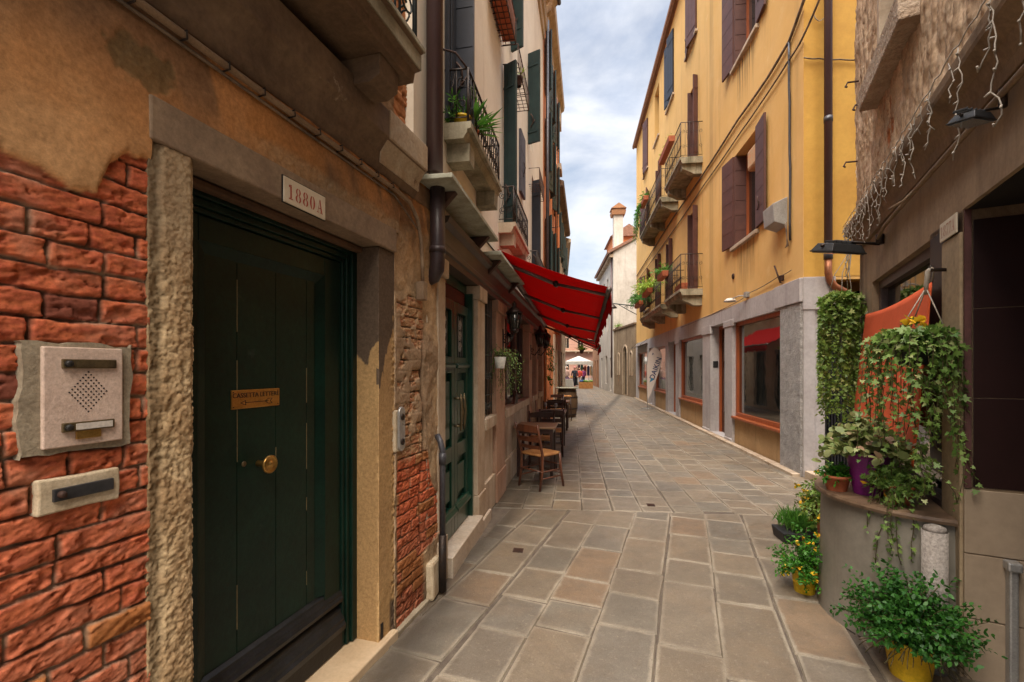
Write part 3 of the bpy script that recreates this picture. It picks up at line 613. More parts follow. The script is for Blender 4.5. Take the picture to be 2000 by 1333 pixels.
m.build('paint_cracks', mk('bare_wood_crack', (.20, .16, .08), bump=0), door)
m = MB(FA)
m.prism([(-.19, .30), (-.150, .305), (-.146, .325), (-.155, .340), (-.155, .352), (-.168, .372), (-.168, .385), (-.19, .40)], da, db)
m.prism([(-.19, .15), (-.132, .155), (-.128, .185), (-.140, .20), (-.140, .215), (-.160, .24), (-.160, .26), (-.19, .285)], da, db)
m.build('rail_mouldings', mk('slate_blue_door_moulding', (.020, .022, .026), (.010, .012, .013), rough=.35, sc=6, bump=.2, fine=.4), door)  # mouldings in a greyer, slightly paler tone than the door leaf
m = MB(FA); m.box(da, db, -.19, -.150, .052, .150); m.build('kick_board', M['doorkick'], door, bevel=.004)
m = MB(); 
def disc(m, fr, s, z, prof, n=24):       # lathe about the outward normal; profile of (r,o)
    vs = []
    for r, o in prof: vs += [fr.W(s+r*math.cos(2*math.pi*k/n), o, z+r*math.sin(2*math.pi*k/n)) for k in range(n)]
    fs = [(i*n+k, i*n+(k+1) % n, (i+1)*n+(k+1) % n, (i+1)*n+k) for i in range(len(prof)-1) for k in range(n)]+[tuple(range(n))[::-1], tuple(range((len(prof)-1)*n, len(prof)*n))]
    return m.add(vs, fs, True)
ks, kz = FA.hit(527, 907, -.12)
disc(m, FA, ks, kz, [(.014, -.19), (.012, -.15), (.014, -.135), (.036, -.128), (.040, -.122), (.040, -.116), (.034, -.110), (.030, -.114), (.016, -.116), (.012, -.108), (.004, -.106)]); m.build('door_knob', M['brass'], door)
m = MB(); disc(m, FA, ks-.075, kz+.012, [(.012, -.19), (.012, -.182), (.004, -.180)], 12); m.build('keyhole', M['oldbrass'], door)
ls0, lz1 = FA.hit(452, 763, -.18); ls1, lz0 = FA.hit(546, 790, -.18)
m = MB(FA); m.box(ls0, ls1, -.186, -.180, 1.428, 1.508); pl = m.build('letter_plate', M['brass'], door, bevel=.002)
text('CASSETTA LETTERE', FA, (ls0+ls1)/2, 1.484, -.179, .0285, M['blackpaint'], pl)
m = MB(FA); zc = 1.453; c = (ls0+ls1)/2
m.box(c-.06, c+.062, -.1797, -.1786, zc-.001, zc+.0018)
for a, b in (((c-.085, zc), (c-.06, zc+.010)), ((c-.085, zc), (c-.06, zc-.010)), ((c-.06, zc-.010), (c-.06, zc+.010)), ((c+.045, zc), (c+.062, zc+.011)), ((c+.062, zc+.011), (c+.085, zc+.011)), ((c+.085, zc+.011), (c+.074, zc)), ((c+.074, zc), (c+.085, zc-.011)), ((c+.085, zc-.011), (c+.062, zc-.011)), ((c+.062, zc-.011), (c+.045, zc))):
    m.tube([(a[0], -.1795, a[1]), (b[0], -.1795, b[1])], .0013, 4)
for a in (ls0+.010, ls1-.010):
    for b in (1.437, 1.499): disc(m, FA, a, b, [(.003, -.1805), (.002, -.1785)], 8)
m.build('arrow', M['blackpaint'], pl)
m = MB(FA); m.box(-.735, -.705, -.03, .019, .05, .14); m.build('jamb_shoe', M['iron'], hA, bevel=.004)
# number tile
tl = T('house_number_plate', 'cream plate with red stencilled number 1880A on the lintel over the dark green door', 'number plate', FA.W(-1.31, .036, 2.365))
t0, tz1 = FA.hit(550, 343, .04); t1, tz0 = FA.hit(638, 428, .04)
TZ0, TZ1 = 2.287, 2.393; t0, t1 = -1.485, -1.232
m = MB(FA); m.box(t0-.004, t1+.004, .034, .039, TZ0-.004, TZ1+.004); m.build('border', M['blackpaint'], tl)
m = MB(FA); m.box(t0, t1, .036, .043, TZ0, TZ1); m.build('plate', M['enamel'], tl, bevel=.002)
def ring(m, fr, s, z, a, b, ai, bi, o, gap=0, n=28, dz=0, dirn=1):
    W = fr.W
    for half in (0, 1):
        P = []
        for k in range(n//2+1):
            an = -math.pi/2+math.pi*k/(n//2)+half*math.pi
            P.append(an)
        for p, q in zip(P, P[1:]):
            mid = (p+q)/2
            if gap and abs(math.cos(mid)) < gap: continue
            m.add([W(s+dirn*a*math.cos(x), o, z+b*math.sin(x)) for x in (p, q)]+[W(s+dirn*ai*math.cos(x), o, z+bi*math.sin(x)) for x in (q, p)], [(0, 1, 2, 3)])
def numeral(m, ch, fr, s, z, h, o, dirn=1):
    w = h*.5; q = lambda pts: m.quad([(s+dirn*x*h, o, z+y*h) for x, y in pts], fr)
    if ch == '1': q([(-.07, -.42), (.07, -.42), (.07, .42), (-.07, .42)]); q([(-.2, -.5), (.2, -.5), (.2, -.44), (-.2, -.44)]); q([(-.2, .30), (-.09, .34), (-.09, .5), (-.2, .44)]); q([(-.07, .44), (.07, .44), (.07, .5), (-.07, .5)])
    if ch == '0': ring(m, fr, s, z, .27*h, .5*h, .11*h, .45*h, o, .22, dirn=dirn)
    if ch == '8': ring(m, fr, s, z+.25*h, .23*h, .25*h, .10*h, .20*h, o, .25, dirn=dirn); ring(m, fr, s, z-.24*h, .27*h, .27*h, .12*h, .22*h, o, .25, dirn=dirn)
    if ch == 'A': q([(-.02, .5), (.06, .5), (.27, -.42), (.11, -.42)]); q([(-.05, .40), (-.01, .44), (-.18, -.42), (-.23, -.42)]); q([(-.12, -.12), (.10, -.12), (.10, -.18), (-.13, -.18)]); q([(.04, -.5), (.33, -.5), (.33, -.44), (.04, -.44)]); q([(-.31, -.5), (-.10, -.5), (-.10, -.44), (-.31, -.44)])
    if ch == '7': q([(-.24, .5), (.24, .5), (.24, .38), (-.24, .38)]); q([(.20, .36), (.24, .36), (.02, -.5), (-.14, -.5)]); q([(-.24, .36), (-.19, .36), (-.22, .2), (-.24, .2)])
m = MB(FA); 
for ch, sx in zip('1880A', (-1.447, -1.405, -1.362, -1.319, -1.272)): numeral(m, ch, FA, sx, 2.337, .060, .0440)
m.build('numerals', M['redpaint'], tl)
# intercom, letter slot, door bell plate
ic = T('intercom_panel', 'pale stone intercom panel with perforated diamond bedded in mortar on the red brick', 'intercom', FA.W(-2.175, .02, 1.51))
mb_ = []
rr = random.Random(3)
for i in range(64):
    a = 2*math.pi*i/64; x = .122*max(-1, min(1, 1.9*math.cos(a))); z = .141*max(-1, min(1, 1.9*math.sin(a))); w_ = .010*math.sin(i*.7)*math.sin(i*.31+1); mb_.append((-2.178+x*(1+w_*5)+rr.uniform(-.003, .003), 1.524+z*(1+w_*4)+rr.uniform(-.003, .003)))
m = MB(FA); m.slab(mb_, -.03, .030); m.build('mortar_bed', M['mortar'], ic, bevel=.006)
m = MB(FA); m.box(-2.262, -2.083, .02, .040, 1.398, 1.655); pp = m.build('panel', M['plate'], ic, bevel=.003)
m = MB(FA)
for i in range(8):
    for j in range(8):
        x = (i-j)*.0060; z = (i+j-7)*.0075; disc(m, FA, -2.167+x, 1.538+z, [(.0021, .0402), (.0021, .0410)], 8)
m.build('speaker_holes', M['blackpaint'], pp)
for z, lab, xr in ((1.612, None, -2.103), (1.448, None, -2.108)):
    m = MB(FA); m.box(-2.226, xr, .039, .047, z-.012, z+.012); q = m.build('name_plate', M['oldbrass'], ic, bevel=.002)
    m = MB(); disc(m, FA, -2.214, z, [(.009, .046), (.008, .054), (.004, .056)], 14); m.build('button', M['blackpaint'], q)
    MB(FA).box(-2.198, xr-.006, .046, .0485, z-.008, z+.008).build('label_strip', M['oldbrass'] if z > 1.5 else M['whiteplastic'], q)
m = MB(FA); m.box(-2.196, -2.140, .039, .046, 1.415, 1.436); m.build('brass_tag', M['brass'], ic, bevel=.0015)
ls = T('letter_slot', 'small name plate with round bell button in a pale stone below the intercom', 'bell plate', FA.W(-2.18, .02, 1.28))
m = MB(FA); m.slab([(-2.270, 1.232), (-2.266, 1.280), (-2.268, 1.322), (-2.180, 1.318), (-2.086, 1.320), (-2.084, 1.270), (-2.087, 1.230), (-2.16, 1.234)], -.03, .032); m.build('stone', M['palest'], ls, bevel=.005)
m = MB(FA); m.box(-2.240, -2.105, .030, .040, 1.262, 1.294); q = m.build('plate', mk('blue_grey_metal', (.08, .08, .085), (.05, .05, .055), rough=.35, metal=.6), ls, bevel=.002)
m = MB(); disc(m, FA, -2.225, 1.279, [(.010, .039), (.008, .049), (.003, .051)], 14); m.build('button', M['rust'], q)
bl = T('door_bell', 'oval pale bell plate with two round buttons right of the dark green door', 'door bell', FA.W(-.50, .02, 1.22))
def oval(c, z0, z1, w, n=10): return [(c+w*math.cos(a), z1-w+w*math.sin(a)) for a in [math.pi*i/n for i in range(n+1)]]+[(c+w*math.cos(a), z0+w+w*math.sin(a)) for a in [math.pi+math.pi*i/n for i in range(n+1)]]
bc = FA.hit(786, 838, .05)[0]; bz1 = FA.hit(786, 795, .05)[1]; bz0 = FA.hit(786, 882, .05)[1]
m = MB(FA); m.box(bc-.052, bc+.046, -.02, .034, bz0+.0, bz1-.02); m.build('backing_block', M['palest'], bl, bevel=.006)
m = MB(FA); m.slab(oval(bc+.004, bz0, bz1, .036), .032, .048); m.build('plate', M['steel'], bl, bevel=.004)
m = MB()
for z in (bz1-.062, bz0+.058): disc(m, FA, bc+.004, z, [(.020, .047), (.020, .053), (.014, .056), (.012, .052), (.004, .052)], 16)
m.build('button', M['iron'], bl)
# cornice, conduit, upper wall, balcony
m = MB(FA); m.prism([(-.3, 2.70), (.03, 2.70), (.05, 2.74), (.055, 2.80), (.10, 2.86), (.115, 2.87), (.115, 3.02), (-.3, 3.02)], -3.4, -.36); m.build('cornice', M['cornice'], hA, bevel=.004)
m = MB(FA); m.prism([(-.3, 2.72), (.058, 2.745), (.062, 2.80), (.105, 2.865), (.121, 2.872), (.121, 3.026), (-.3, 3.026)], -.80, -.352); m.build('cornice_end', mk('bleached_cornice_stone', (.50, .42, .31), (.36, .25, .15), sc=4, bump=.5, spots=((.2, .13, .08), 5, .6)), hA, bevel=.004)
m = MB(FA); m.box(-.39, -.05, -.3, .03, 2.70, 2.83); m.build('corner_stub', M['soot'], hA, bevel=.01)
def fA5(S, Z):
    rel, prof, h, red, br, orn, k = bricks(S, Z, 9, .012); n = fbm(S*3, Z*3, 5); n2 = fbm(S*14, Z*14, 4)
    p = np.maximum(1-sstep(-.02, .02, S+.60+(n-.5)*.15), sstep(-.02, .02, S+.41)); c = lerp((.42, .20, .085), (.33, .12, .055), k); c = c*(.5+.5*prof[..., None])
    pc = lerp((.20, .12, .065), (.10, .06, .04), sstep(.4, .6, n)); pc = np.where((S > -.5)[..., None], np.array((.46, .33, .22))*(.8+.4*n2[..., None]), pc)
    return rel*(1-p)+(.02+(n2-.5)*.012)*p, c*(1-p[..., None])+pc*p[..., None]
field(FA, -1.2, -.355, 3.02, 4.4, .01, fA5, 'upper_brickwork', M['brickfield'], hA)
m = MB(FA); m.box(-3.4, -1.2, -.3, .02, 3.02, 8.0); m.box(-1.2, -.355, -.3, .018, 4.4, 8.0); m.build('upper_wall', M['soot'], hA)
m = MB(FA); m.box(-3.4, -3.2, -.3, .0, 0, 3); m.box(-3.2, .0, -3.0, -.26, 0, 8.0); m.box(-3.4, -2.0, -.26, -.02, 0, 2.7); m.box(-.56, .0, -.26, -.05, 0, 2.7); m.box(-2.0, -.56, -.26, -.02, 2.44, 2.7); m.build('wall_core', M['soot'], hA)
bo = .345; m = MB(FA); m.prism([(.0, 3.10), (bo-.05, 3.10), (bo-.04, 3.15), (bo-.01, 3.155), (bo-.01, 3.235), (bo+.012, 3.245), (bo+.012, 3.27), (0, 3.27)], -3.5, -.86); bb = m.build('balcony', mk('dark_brown_balcony_stone', (.19, .12, .07), (.10, .065, .04), sc=3, bump=.5), hA, bevel=.004)  # whole slab in a darker brown than its front lip
m = MB(FA); m.box(-3.5, -.858, bo-.012, bo-.004, 3.157, 3.236); m.box(-3.5, -.855, bo+.008, bo+.017, 3.247, 3.272); m.build('front_lip', M['balcst'], bb, bevel=.003)
for s in (-1.02, -2.6): m = MB(FA); m.prism([(0, 2.98), (.20, 2.97), (bo-.09, 3.0), (bo-.085, 3.099), (0, 3.099)], s-.10, s+.07); m.build('corbel', M['cornice'], bb, bevel=.004)
m = MB(FA); s = -.885; o = bo-.03
m.tube([(s, .0, 4.1), (s, o, 4.1), (-3.3, o, 4.1)], .014, 6); m.tube([(s, 0, 3.31), (s, o, 3.31), (-3.3, o, 3.31)], .010, 5); m.tube([(s, o, 3.27), (s, o, 4.12)], .014, 6)
for i in range(1, 16):
    x = s-.15*i; m.tube([(x, o, 3.31), (x, o, 4.1)], .007, 5)
    for zc, sg in ((3.45, 1), (3.70, -1), (3.93, 1)):
        m.tube([(a, o, b) for a, b in scrollpts(x+.075, zc, .07, a0=math.pi/2*sg, sgn=sg)], .0055, 5)
for x in (.08, .2):
    m.tube([(s, x, 3.31), (s, x, 4.1)], .007, 5)
    for zc, sg in ((3.45, 1), (3.72, -1)): m.tube([(s, x+.05+a, b) for a, b in scrollpts(0, zc, .055, a0=math.pi/2*sg, sgn=sg)], .0055, 5)
m.build('railing', mk('grey_green_iron', (.05, .06, .06), (.03, .035, .035), rough=.5, metal=.3), bb)
m = MB(FA); m.box(-2.3, -1.05, -.02, .012, 3.3, 5.4); m.build('balcony_door', M['shutblue'], hA)
cd = T('cable_conduit', 'painted cable pipe clipped under the stained cornice of the left house', 'cable', FA.W(-1.3, .05, 2.66))
m = MB(FA); path = [(-3.3, .048, 2.672), (-2.0, .05, 2.668), (-1.2, .05, 2.66), (-.62, .05, 2.655), (-.46, .05, 2.640), (-.36, .05, 2.57), (-.31, .05, 2.45), (-.30, .055, 2.28), (-.285, .05, 2.15)]
m.tube(path, .0125, 8); m.build('pipe', M['conduit'], cd)
m = MB(FA); m.tube([(a, b-.012, c-.026) for a, b, c in path[:4]]+[(-.33, .045, 2.50)], .006, 6); m.build('thin_cable', M['cable'], cd)
m = MB(FA)
for s in [-3.0+i*.155 for i in range(16)]: m.tube([(s, .03, 2.672), (s, .066, 2.676), (s, .068, 2.650), (s, .03, 2.648)], .0035, 5)
m.build('clip', M['iron'], cd)
m = MB(FA); m.box(-.325, -.262, .02, .075, 2.05, 2.17); m.build('junction_box', M['conduit'], cd, bevel=.006)
# ================================================================== cream building with the pub front (left)
hB = T('cream_building', 'cream plastered building with green double doors, stone pilasters and iron balconies', 'building', FB.W(5, 0, 0))
B0, B1 = 2.77, 11.3
uh = [(3.62, 4.35, 3.50, 5.75), (5.92, 6.65, 3.46, 5.55), (9.0, 9.7, 3.30, 5.45), (3.5, 4.3, 6.6, 8.4), (6.35, 7.05, 6.5, 8.35), (8.4, 9.1, 5.9, 7.35)]
holewall(FB, B0, B1, 3.0, 10.0, uh, 'wall', M['cream'], hB, .14)
m = MB(FB); m.box(3.22, B1, -3, -.02, 2.72, 3.0); m.box(3.05, 3.25, -3, -.015, -.02, 3.0); m.box(3.3, B1, -3.0, -.9, -.02, 2.72); m.box(B0, 3.2, -3, -.3, 2.8, 3.0); m.build('wall_lower', M['cream'], hB)
m = MB(FB); m.box(3.3, B1, -.9, -.6, .0, 2.7); m.build('dark_room', M['dark'], hB)
for (a, b, c, d) in uh:
    w = window(FB, a, b, c, d, hB, M['shutblue'], .12, mull=1, trans=2, fw=.045)
shutter(FB, 3.58, 1, .17, 3.52, 5.75, 92, M['shutblue'], hB, boards=1)
m = MB(FB); m.box(3.40, 3.57, .005, .04, 3.52, 5.75); m.box(3.43, 3.54, .042, .052, 3.6, 5.7); m.build('shutter', M['shutblue'], hB)
shutter(FB, 5.88, 1, .19, 3.46, 5.55, 118, M['shutgreen'], hB)
shutter(FB, 8.97, 1, .17, 3.32, 5.30, 110, M['shutblue'], hB)
shutter(FB, 7.25, -1, .42, 4.45, 5.45, 178, mk('faded_grey_shutter', (.10, .095, .11), (.07, .065, .08), bump=.1), hB, boards=1)
shutter(FB, 6.42, 1, .2, 6.1, 8.3, 118, M['shutgreen'], hB); shutter(FB, 8.30, 1, .24, 5.70, 7.35, 112, M['shutgreen'], hB)
m = MB(FB)
m.prism([(0, 9.75), (.04, 9.78), (.06, 9.95), (.10, 9.98), (.12, 10.2), (0, 10.2)], B0, B1); m.prism([(0, 10.42), (.26, 10.42), (.30, 10.52), (.36, 10.56), (.36, 10.64), (0, 10.7)], B0, B1); hc = m.build('cornice', M['cornice'], hB)
hc.data.materials.clear(); hc.data.materials.append(M['istria'])
for i in range(22): m = MB(FB); c = B0+.2+i*.39; m.prism([(0, 10.2), (.10, 10.22), (.22, 10.32), (.24, 10.42), (0, 10.42)], c-.07, c+.07); m.build('bracket', M['istria'], hc)
m = MB(FB); m.tube([(B0, .40, 10.60), (B1, .40, 10.60)], .05, 8); m.build('gutter', M['pipegrey'], hB)
for (a, b, z, rh) in ((3.38, 4.66, 3.475, .42), (5.55, 6.95, 3.40, .45), (8.2, 9.95, 3.25, .48)): balcony(FB, a, b, .215, z, M['balcst'] if a < 5 else M['istria'], hB, rh, .125, ch=.14, cw=.16)
m = MB(FB); m.tube([(3.30, .0, 3.99), (3.36, .10, 3.99), (3.41, .175, 3.90)], .008, 5); m.build('rail_stay', M['rust'], hB)
# planter cages
def cage(s0, s1, z, o, h, lab, soilbox=None, plantfn=None):
    c = T('planter_cage', lab, 'planter cage', FB.W((s0+s1)/2, 0, z)); m = MB(FB)
    for zz in (z, z+h): m.tube([(s0, .0, zz), (s0, o, zz), (s1, o, zz), (s1, .0, zz)], .007, 4)
    n = int((s1-s0)/.09)
    for i in range(n+1): x = s0+(s1-s0)*i/n; m.tube([(x, 0, z), (x, o, z), (x, o, z+h)], .005, 4)
    for k in range(1, 3): m.tube([(s0, o*k/3, z), (s1, o*k/3, z)], .005, 4)
    m.build('wirework', M['rust'], c); return c
cage(4.85, 5.75, 5.72, .19, .30, 'rusty wire cage under the terracotta trough high on the cream wall')
bx = T('planter_box', 'long terracotta trough in a wire cage high on the cream wall', 'planter box', FB.W(5.3, .1, 5.75)); m = MB(FB); m.box(4.9, 5.7, .03, .18, 5.73, 6.05, taper=-.01); m.build('trough', M['terracotta'], bx)
cage(5.85, 6.95, 5.55, .2, .25, 'rusty wire cage with one small potted plant on the cream wall')
cage(8.5, 9.4, 5.05, .2, .30, 'empty tall wire cage near the far end of the cream wall')
# ---- shop front: fascia, pilasters, doors, windows
ZT = 2.42
m = MB(FB); m.prism([(-.55, ZT), (.02, ZT), (.025, ZT+.05), (.045, ZT+.06), (.045, ZT+.10), (.03, ZT+.12), (.03, ZT+.24), (.07, ZT+.27), (.085, ZT+.31), (-.55, ZT+.31)], 3.27, 11.25); m.build('fascia', M['fascia'], hB)
def pilaster(a, b, mat, z0=0.0, cap=True):
    m = MB(FB); m.box(a, b, -.16, .02, .34, ZT-.14); m.box(a-.01, b+.01, -.16, .035, z0, .338); m.box(a-.012, b+.012, -.16, .045, ZT-.138, ZT-.003); return m.build('pilaster', mat, hB, bevel=.008)
pilaster(3.20, 3.37, M['istria']); pilaster(4.41, 4.72, M['istria'], .0); pilaster(5.33, 5.92, M['istriarose']); pilaster(8.42, 8.88, M['istriarose']); pilaster(9.72, 10.02, M['istriarose']); pilaster(10.95, 11.28, M['istriarose'])
def apron(a, b):
    m = MB(FB); m.box(a, b, -.3, -.02, 0, .94); m.box(a, b, -.10, .012, 0, .36); m.box(a, b, -.30, .035, .94, 1.06); return m.build('apron', M['istria'], hB, bevel=.006)
apron(4.74, 5.31); apron(5.94, 8.40); apron(8.90, 9.70); apron(10.04, 10.93)
# green doors
m = MB(FB); m.box(3.38, 4.41, -.2, .075, -.02, .155); m.box(4.41, 4.80, .045, .075, -.02, .10); m.build('door_step', mk('worn_white_door_step', (.62, .54, .44), (.48, .38, .28), rough=.5, bump=.3), hB, bevel=.008)
FBD = Frame(FB.W(0, .065, 0)[:2], tuple(FB.d)[:2], tuple(FB.n)[:2])
m = MB(FBD); m.box(3.38, 4.405, -.30, -.16, 2.33, 2.415); m.box(3.38, 3.42, -.24, -.09, .157, 2.33); m.box(4.365, 4.405, -.24, -.09, .157, 2.33); m.build('door_frame', M['greendoor'], hB)
m = MB(FBD); m.box(3.42, 4.365, -.20, -.17, 2.19, 2.328); m.build('transom', mk('dark_red_transom', (.09, .012, .01), bump=0), hB)
for k, (a, b) in enumerate(((3.425, 3.89), (3.895, 4.36))):
    m = MB(FBD); st = .085; d = -.13
    m.box(a, a+st, -.19, d, .158, 2.188); m.box(b-st, b, -.19, d, .158, 2.188)
    for z0, z1 in ((.158, .40), (.80, .93), (1.56, 1.70), (2.10, 2.188)): m.box(a+st, b-st, -.19, d, z0, z1)
    m.box(a+st, b-st, -.19, -.165, .40, 1.6)
    for z0, z1 in ((.43, .77), (.96, 1.53)):
        m.box(a+st+.035, b-st-.035, -.166, -.138, z0+.04, z1-.04, taper=0)
    m.prism([(d, .33), (d+.03, .335), (d+.035, .36), (d+.012, .385), (d+.012, .40), (d, .41)], a+.01, b-.01); m.prism([(d, 1.60), (d+.02, 1.605), (d+.028, 1.63), (d, 1.65)], a+.03, b-.03)
    df = m.build('door_leaf', M['greendoor'], hB, bevel=.004)
    MB(FBD).box(a+st, b-st, -.178, -.172, 1.70, 2.10).build('pane', M['darkglass'], df)
    m = MB(FBD)
    for i in range(1, 5): x = a+st+(b-a-2*st)*i/5; m.tube([(x, -.155, 1.70), (x, -.155, 2.10)], .004, 4)
    for zc in (1.80, 1.90, 2.0): m.tube([(x, -.150, z) for x, z in scrollpts((a+b)/2, zc, .05)], .004, 4); m.tube([(x, -.150, z) for x, z in scrollpts((a+b)/2, zc, .05, a0=math.pi)], .004, 4)
    m.build('grille', M['steel'], df)
    hx = a+.05 if k else b-.05; m = MB(FBD); m.tube([(hx, -.12, 1.10), (hx, -.065, 1.10)], .010, 6); m.tube([(hx, -.12, 1.34), (hx, -.065, 1.34)], .010, 6); m.tube([(hx, -.06, 1.06), (hx, -.055, 1.13), (hx, -.05, 1.22), (hx, -.055, 1.31), (hx, -.06, 1.38)], [.008, .012, .017, .012, .008], 8); m.build('handle', M['oldbrass'], df)
# grille window and timber windows
window(FB, 4.74, 5.31, 1.062, 2.41, hB, M['iron'], .14, mull=0, fw=.03)
m = MB(FB)
for i in range(7): x = 4.77+i*.085; m.tube([(x, -.03, 1.07), (x, -.03, 2.4)], .006, 5)
for z in (1.3, 1.75, 2.2): m.tube([(4.75, -.03, z), (5.30, -.03, z)], .006, 4)
for k in range(6):
    for zc in (1.18, 1.52): m.tube([(x, -.025, z) for x, z in scrollpts(4.82+k*.085, zc, .05, a0=k)], .004, 4)
m.build('window_grille', mk('pale_iron_grille', (.13, .13, .12), (.08, .08, .07), metal=.5), hB)
for a, b, mu in ((5.94, 8.40, 2), (8.90, 9.70, 0), (10.04, 10.93, 0)): window(FB, a, b, 1.062, 2.41, hB, M['brownwood'], .15, mull=mu, fw=.075, glass='glass')
# plaster corner, pipes
dp = T('downpipe', 'plum painted rain downpipe running down between the brick house and cream building', 'downpipe', FB.W(3.0, .05, 3.0))
px_, pz_ = FB.hit(836, 0, .06)
m = MB(FB); m.tube([(2.985, .065, 8.5), (2.985, .065, 2.93)], .056, 14); m.build('upper_pipe', M['pipe'], dp)
m = MB(FB); m.tube([(3.06, .06, 2.90), (3.06, .06, 2.36), (3.075, .05, 2.29), (3.10, .02, 2.25), (3.12, -.06, 2.22)], .052, 14); m.tube([(3.06, .06, 2.44), (3.06, .06, 2.40)], .058, 14); m.build('lower_pipe', mk('dark_lower_pipe', (.05, .032, .032), (.035, .024, .025), rough=.4, bump=.1), dp)
gp = T('ground_pipe', 'thin grey pipe rising from the paving beside the green double doors', 'pipe', FB.W(3.16, .05, 0))
m = MB(FB); m.tube([(3.14, .07, .02), (3.14, .07, .42)], .028, 12); m.build('cast_foot', M['iron'], gp)
m = MB(FB); m.tube([(3.14, .07, .42), (3.14, .07, 1.02), (3.15, .05, 1.08), (3.17, .02, 1.12)], .021, 12); m.tube([(3.14, .07, .92), (3.14, .07, 1.0)], .027, 10); m.build('pipe', M['pipegrey'], gp)
m = MB(FB); m.box(3.02, 3.2, -.1, .045, .0, .26, jit=.01); m.build('corner_plinth', M['palest'], hB, bevel=.02)
# stone canopies over the shop front
for (a, b, z, lab) in ((2.90, 4.45, 2.885, 'thin greenish stone canopy slab over the green double doors'), (4.60, 6.35, 2.80, 'grey stone canopy slab above the start of the red awning')):
    cpy = T('canopy_slab', lab, 'canopy', FB.W(a, 0, z)); m = MB(FB); m.box(a, b, -.05, .215, z-.035, z, jit=.004); m.build('slab', M['slate'], cpy, bevel=.005)
    m = MB(FB)
    for c in (a+.25, b-.2): m.prism([(-.02, z-.2), (.05, z-.17), (.17, z-.04), (-.02, z-.04)], c-.03, c+.03)
    m.build('bracket', M['rust'], cpy)
# ---- awnings
def awning(fr, s0, s1, wz0, wz1, o0, o1, fz0, fz1, lab, ribs, w0=.03, name='awning'):
    a = T(name, lab, 'awning', fr.W((s0+s1)/2, 0, wz0)); n = 22; vs = []; fs = []
    K = 7
    for i in range(n+1):
        t = i/n; s = s0+(s1-s0)*t; o = o0+(o1-o0)*t; wz = wz0+(wz1-wz0)*t; fz = fz0+(fz1-fz0)*t
        for k in range(K+1): u = k/K; vs.append(fr.W(s, w0+(o-w0)*u, wz+(fz-wz)*u-.035*math.sin(math.pi*u)-.012*abs(math.sin(t*math.pi*(ribs-1)))))
    for i in range(n):
        for k in range(K): q = i*(K+1)+k; fs.append((q, q+1, q+K+2, q+K+1))
    me = MB(); me.add(vs, fs, True); cl = me.build('canvas', M['red'], a); sm = cl.modifiers.new('s', 'SOLIDIFY'); sm.thickness = .004
    vs = []; fs = []; n2 = 96
    for i in range(n2+1):
        t = i/n2; s = s0+(s1-s0)*t; o = o0+(o1-o0)*t; fz = fz0+(fz1-fz0)*t; sc = .20+.055*abs(math.sin(t*math.pi*(s1-s0)/.3))
        vs += [fr.W(s, o+.012, fz+.01), fr.W(s, o+.025+.012*math.sin(t*40), fz-sc*.5), fr.W(s, o+.03+.02*math.sin(t*31), fz-sc)]
    for i in range(n2): q = i*3; fs += [(q, q+1, q+4, q+3), (q+1, q+2, q+5, q+4)]
    me = MB(); me.add(vs, fs, True); vl = me.build('valance', M['red'], a); sm = vl.modifiers.new('s', 'SOLIDIFY'); sm.thickness = .004
    MB().tube([fr.W(s0-.02, o0, fz0-.03), fr.W(s1+.02, o1, fz1-.03)], .032, 8).build('front_bar', M['alu'], a)
    MB().tube([fr.W(s0-.02, w0+.02, wz0-.06), fr.W(s1+.02, w0+.02, wz1-.06)], .045, 8).build('roller', M['alu'], a)
    for i in range(ribs):
        t = (i+.12)/(ribs-.76); s = s0+(s1-s0)*t; o = o0+(o1-o0)*t; wz = wz0+(wz1-wz0)*t-.10; fz = fz0+(fz1-fz0)*t-.05; h = .52
        A = (s, w0+.03, wz); Bp = (s+.03, w0+(o-w0)*h, wz+(fz-wz)*h-.05); Cc = (s, o, fz)
        m = MB(fr); m.tube([A, Bp], .024, 6); m.tube([Bp, Cc], .019, 6); ar = m.build('arm', M['alu'], a)
        m = MB(fr); m.tube([(Bp[0]-.05, Bp[1], Bp[2]), (Bp[0]+.05, Bp[1], Bp[2])], .036, 8); m.build('elbow', M['iron'], ar)
    return a
awning(FB, 5.35, 11.5, 3.02, 2.72, 1.33, 1.26, 2.53, 2.30, 'large bright red fabric awning over the pub tables, nearer of the two', 4)
# ================================================================== orange building beyond
hD = T('orange_building', 'tall orange plastered building with green shutters beyond the cream building', 'building', FB.W(14, 0, 0))
D0_, D1_ = 11.3, 16.6
dh = [(s, s+.75, z, z+1.5) for z in (4.0, 6.6, 8.7) for s in (11.9, 13.5, 15.1)]+[(11.75, 12.55, .12, 2.2), (13.6, 14.6, .12, 2.2), (15.2, 16.2, .9, 2.2)]
holewall(FB, D0_, D1_, 0, 10.9, dh, 'wall', M['orange'], hD, .14)
for h in dh: window(FB, *h, hD, M['shutgreen'] if h[2] > 3 else M['brownwood'], .12, mull=1)
for h in dh:
    if h[2] > 3: shutter(FB, h[0]-.03, 1, .34, h[2], h[3], 150, M['shutgreen'], hD); shutter(FB, h[1]+.03, -1, .34, h[2], h[3], 165, M['shutgreen'], hD)
m = MB(FB); m.prism([(0, 10.5), (.08, 10.55), (.1, 10.8), (.25, 10.9), (.28, 11.05), (0, 11.1)], D0_, D1_+.0); m.build('cornice', M['istria'], hD)
m = MB(FB); m.box(16.0, D1_+.02, -.2, .10, 2.8, 10.2); m.build('corner_pier', M['orange'], hD)
m = MB(FB); m.box(15.95, D1_+.05, -.2, .16, 10.2, 10.9); m.box(15.95, D1_+.05, -.2, .19, 8.55, 8.75); m.build('pier_capital', M['istria'], hD)
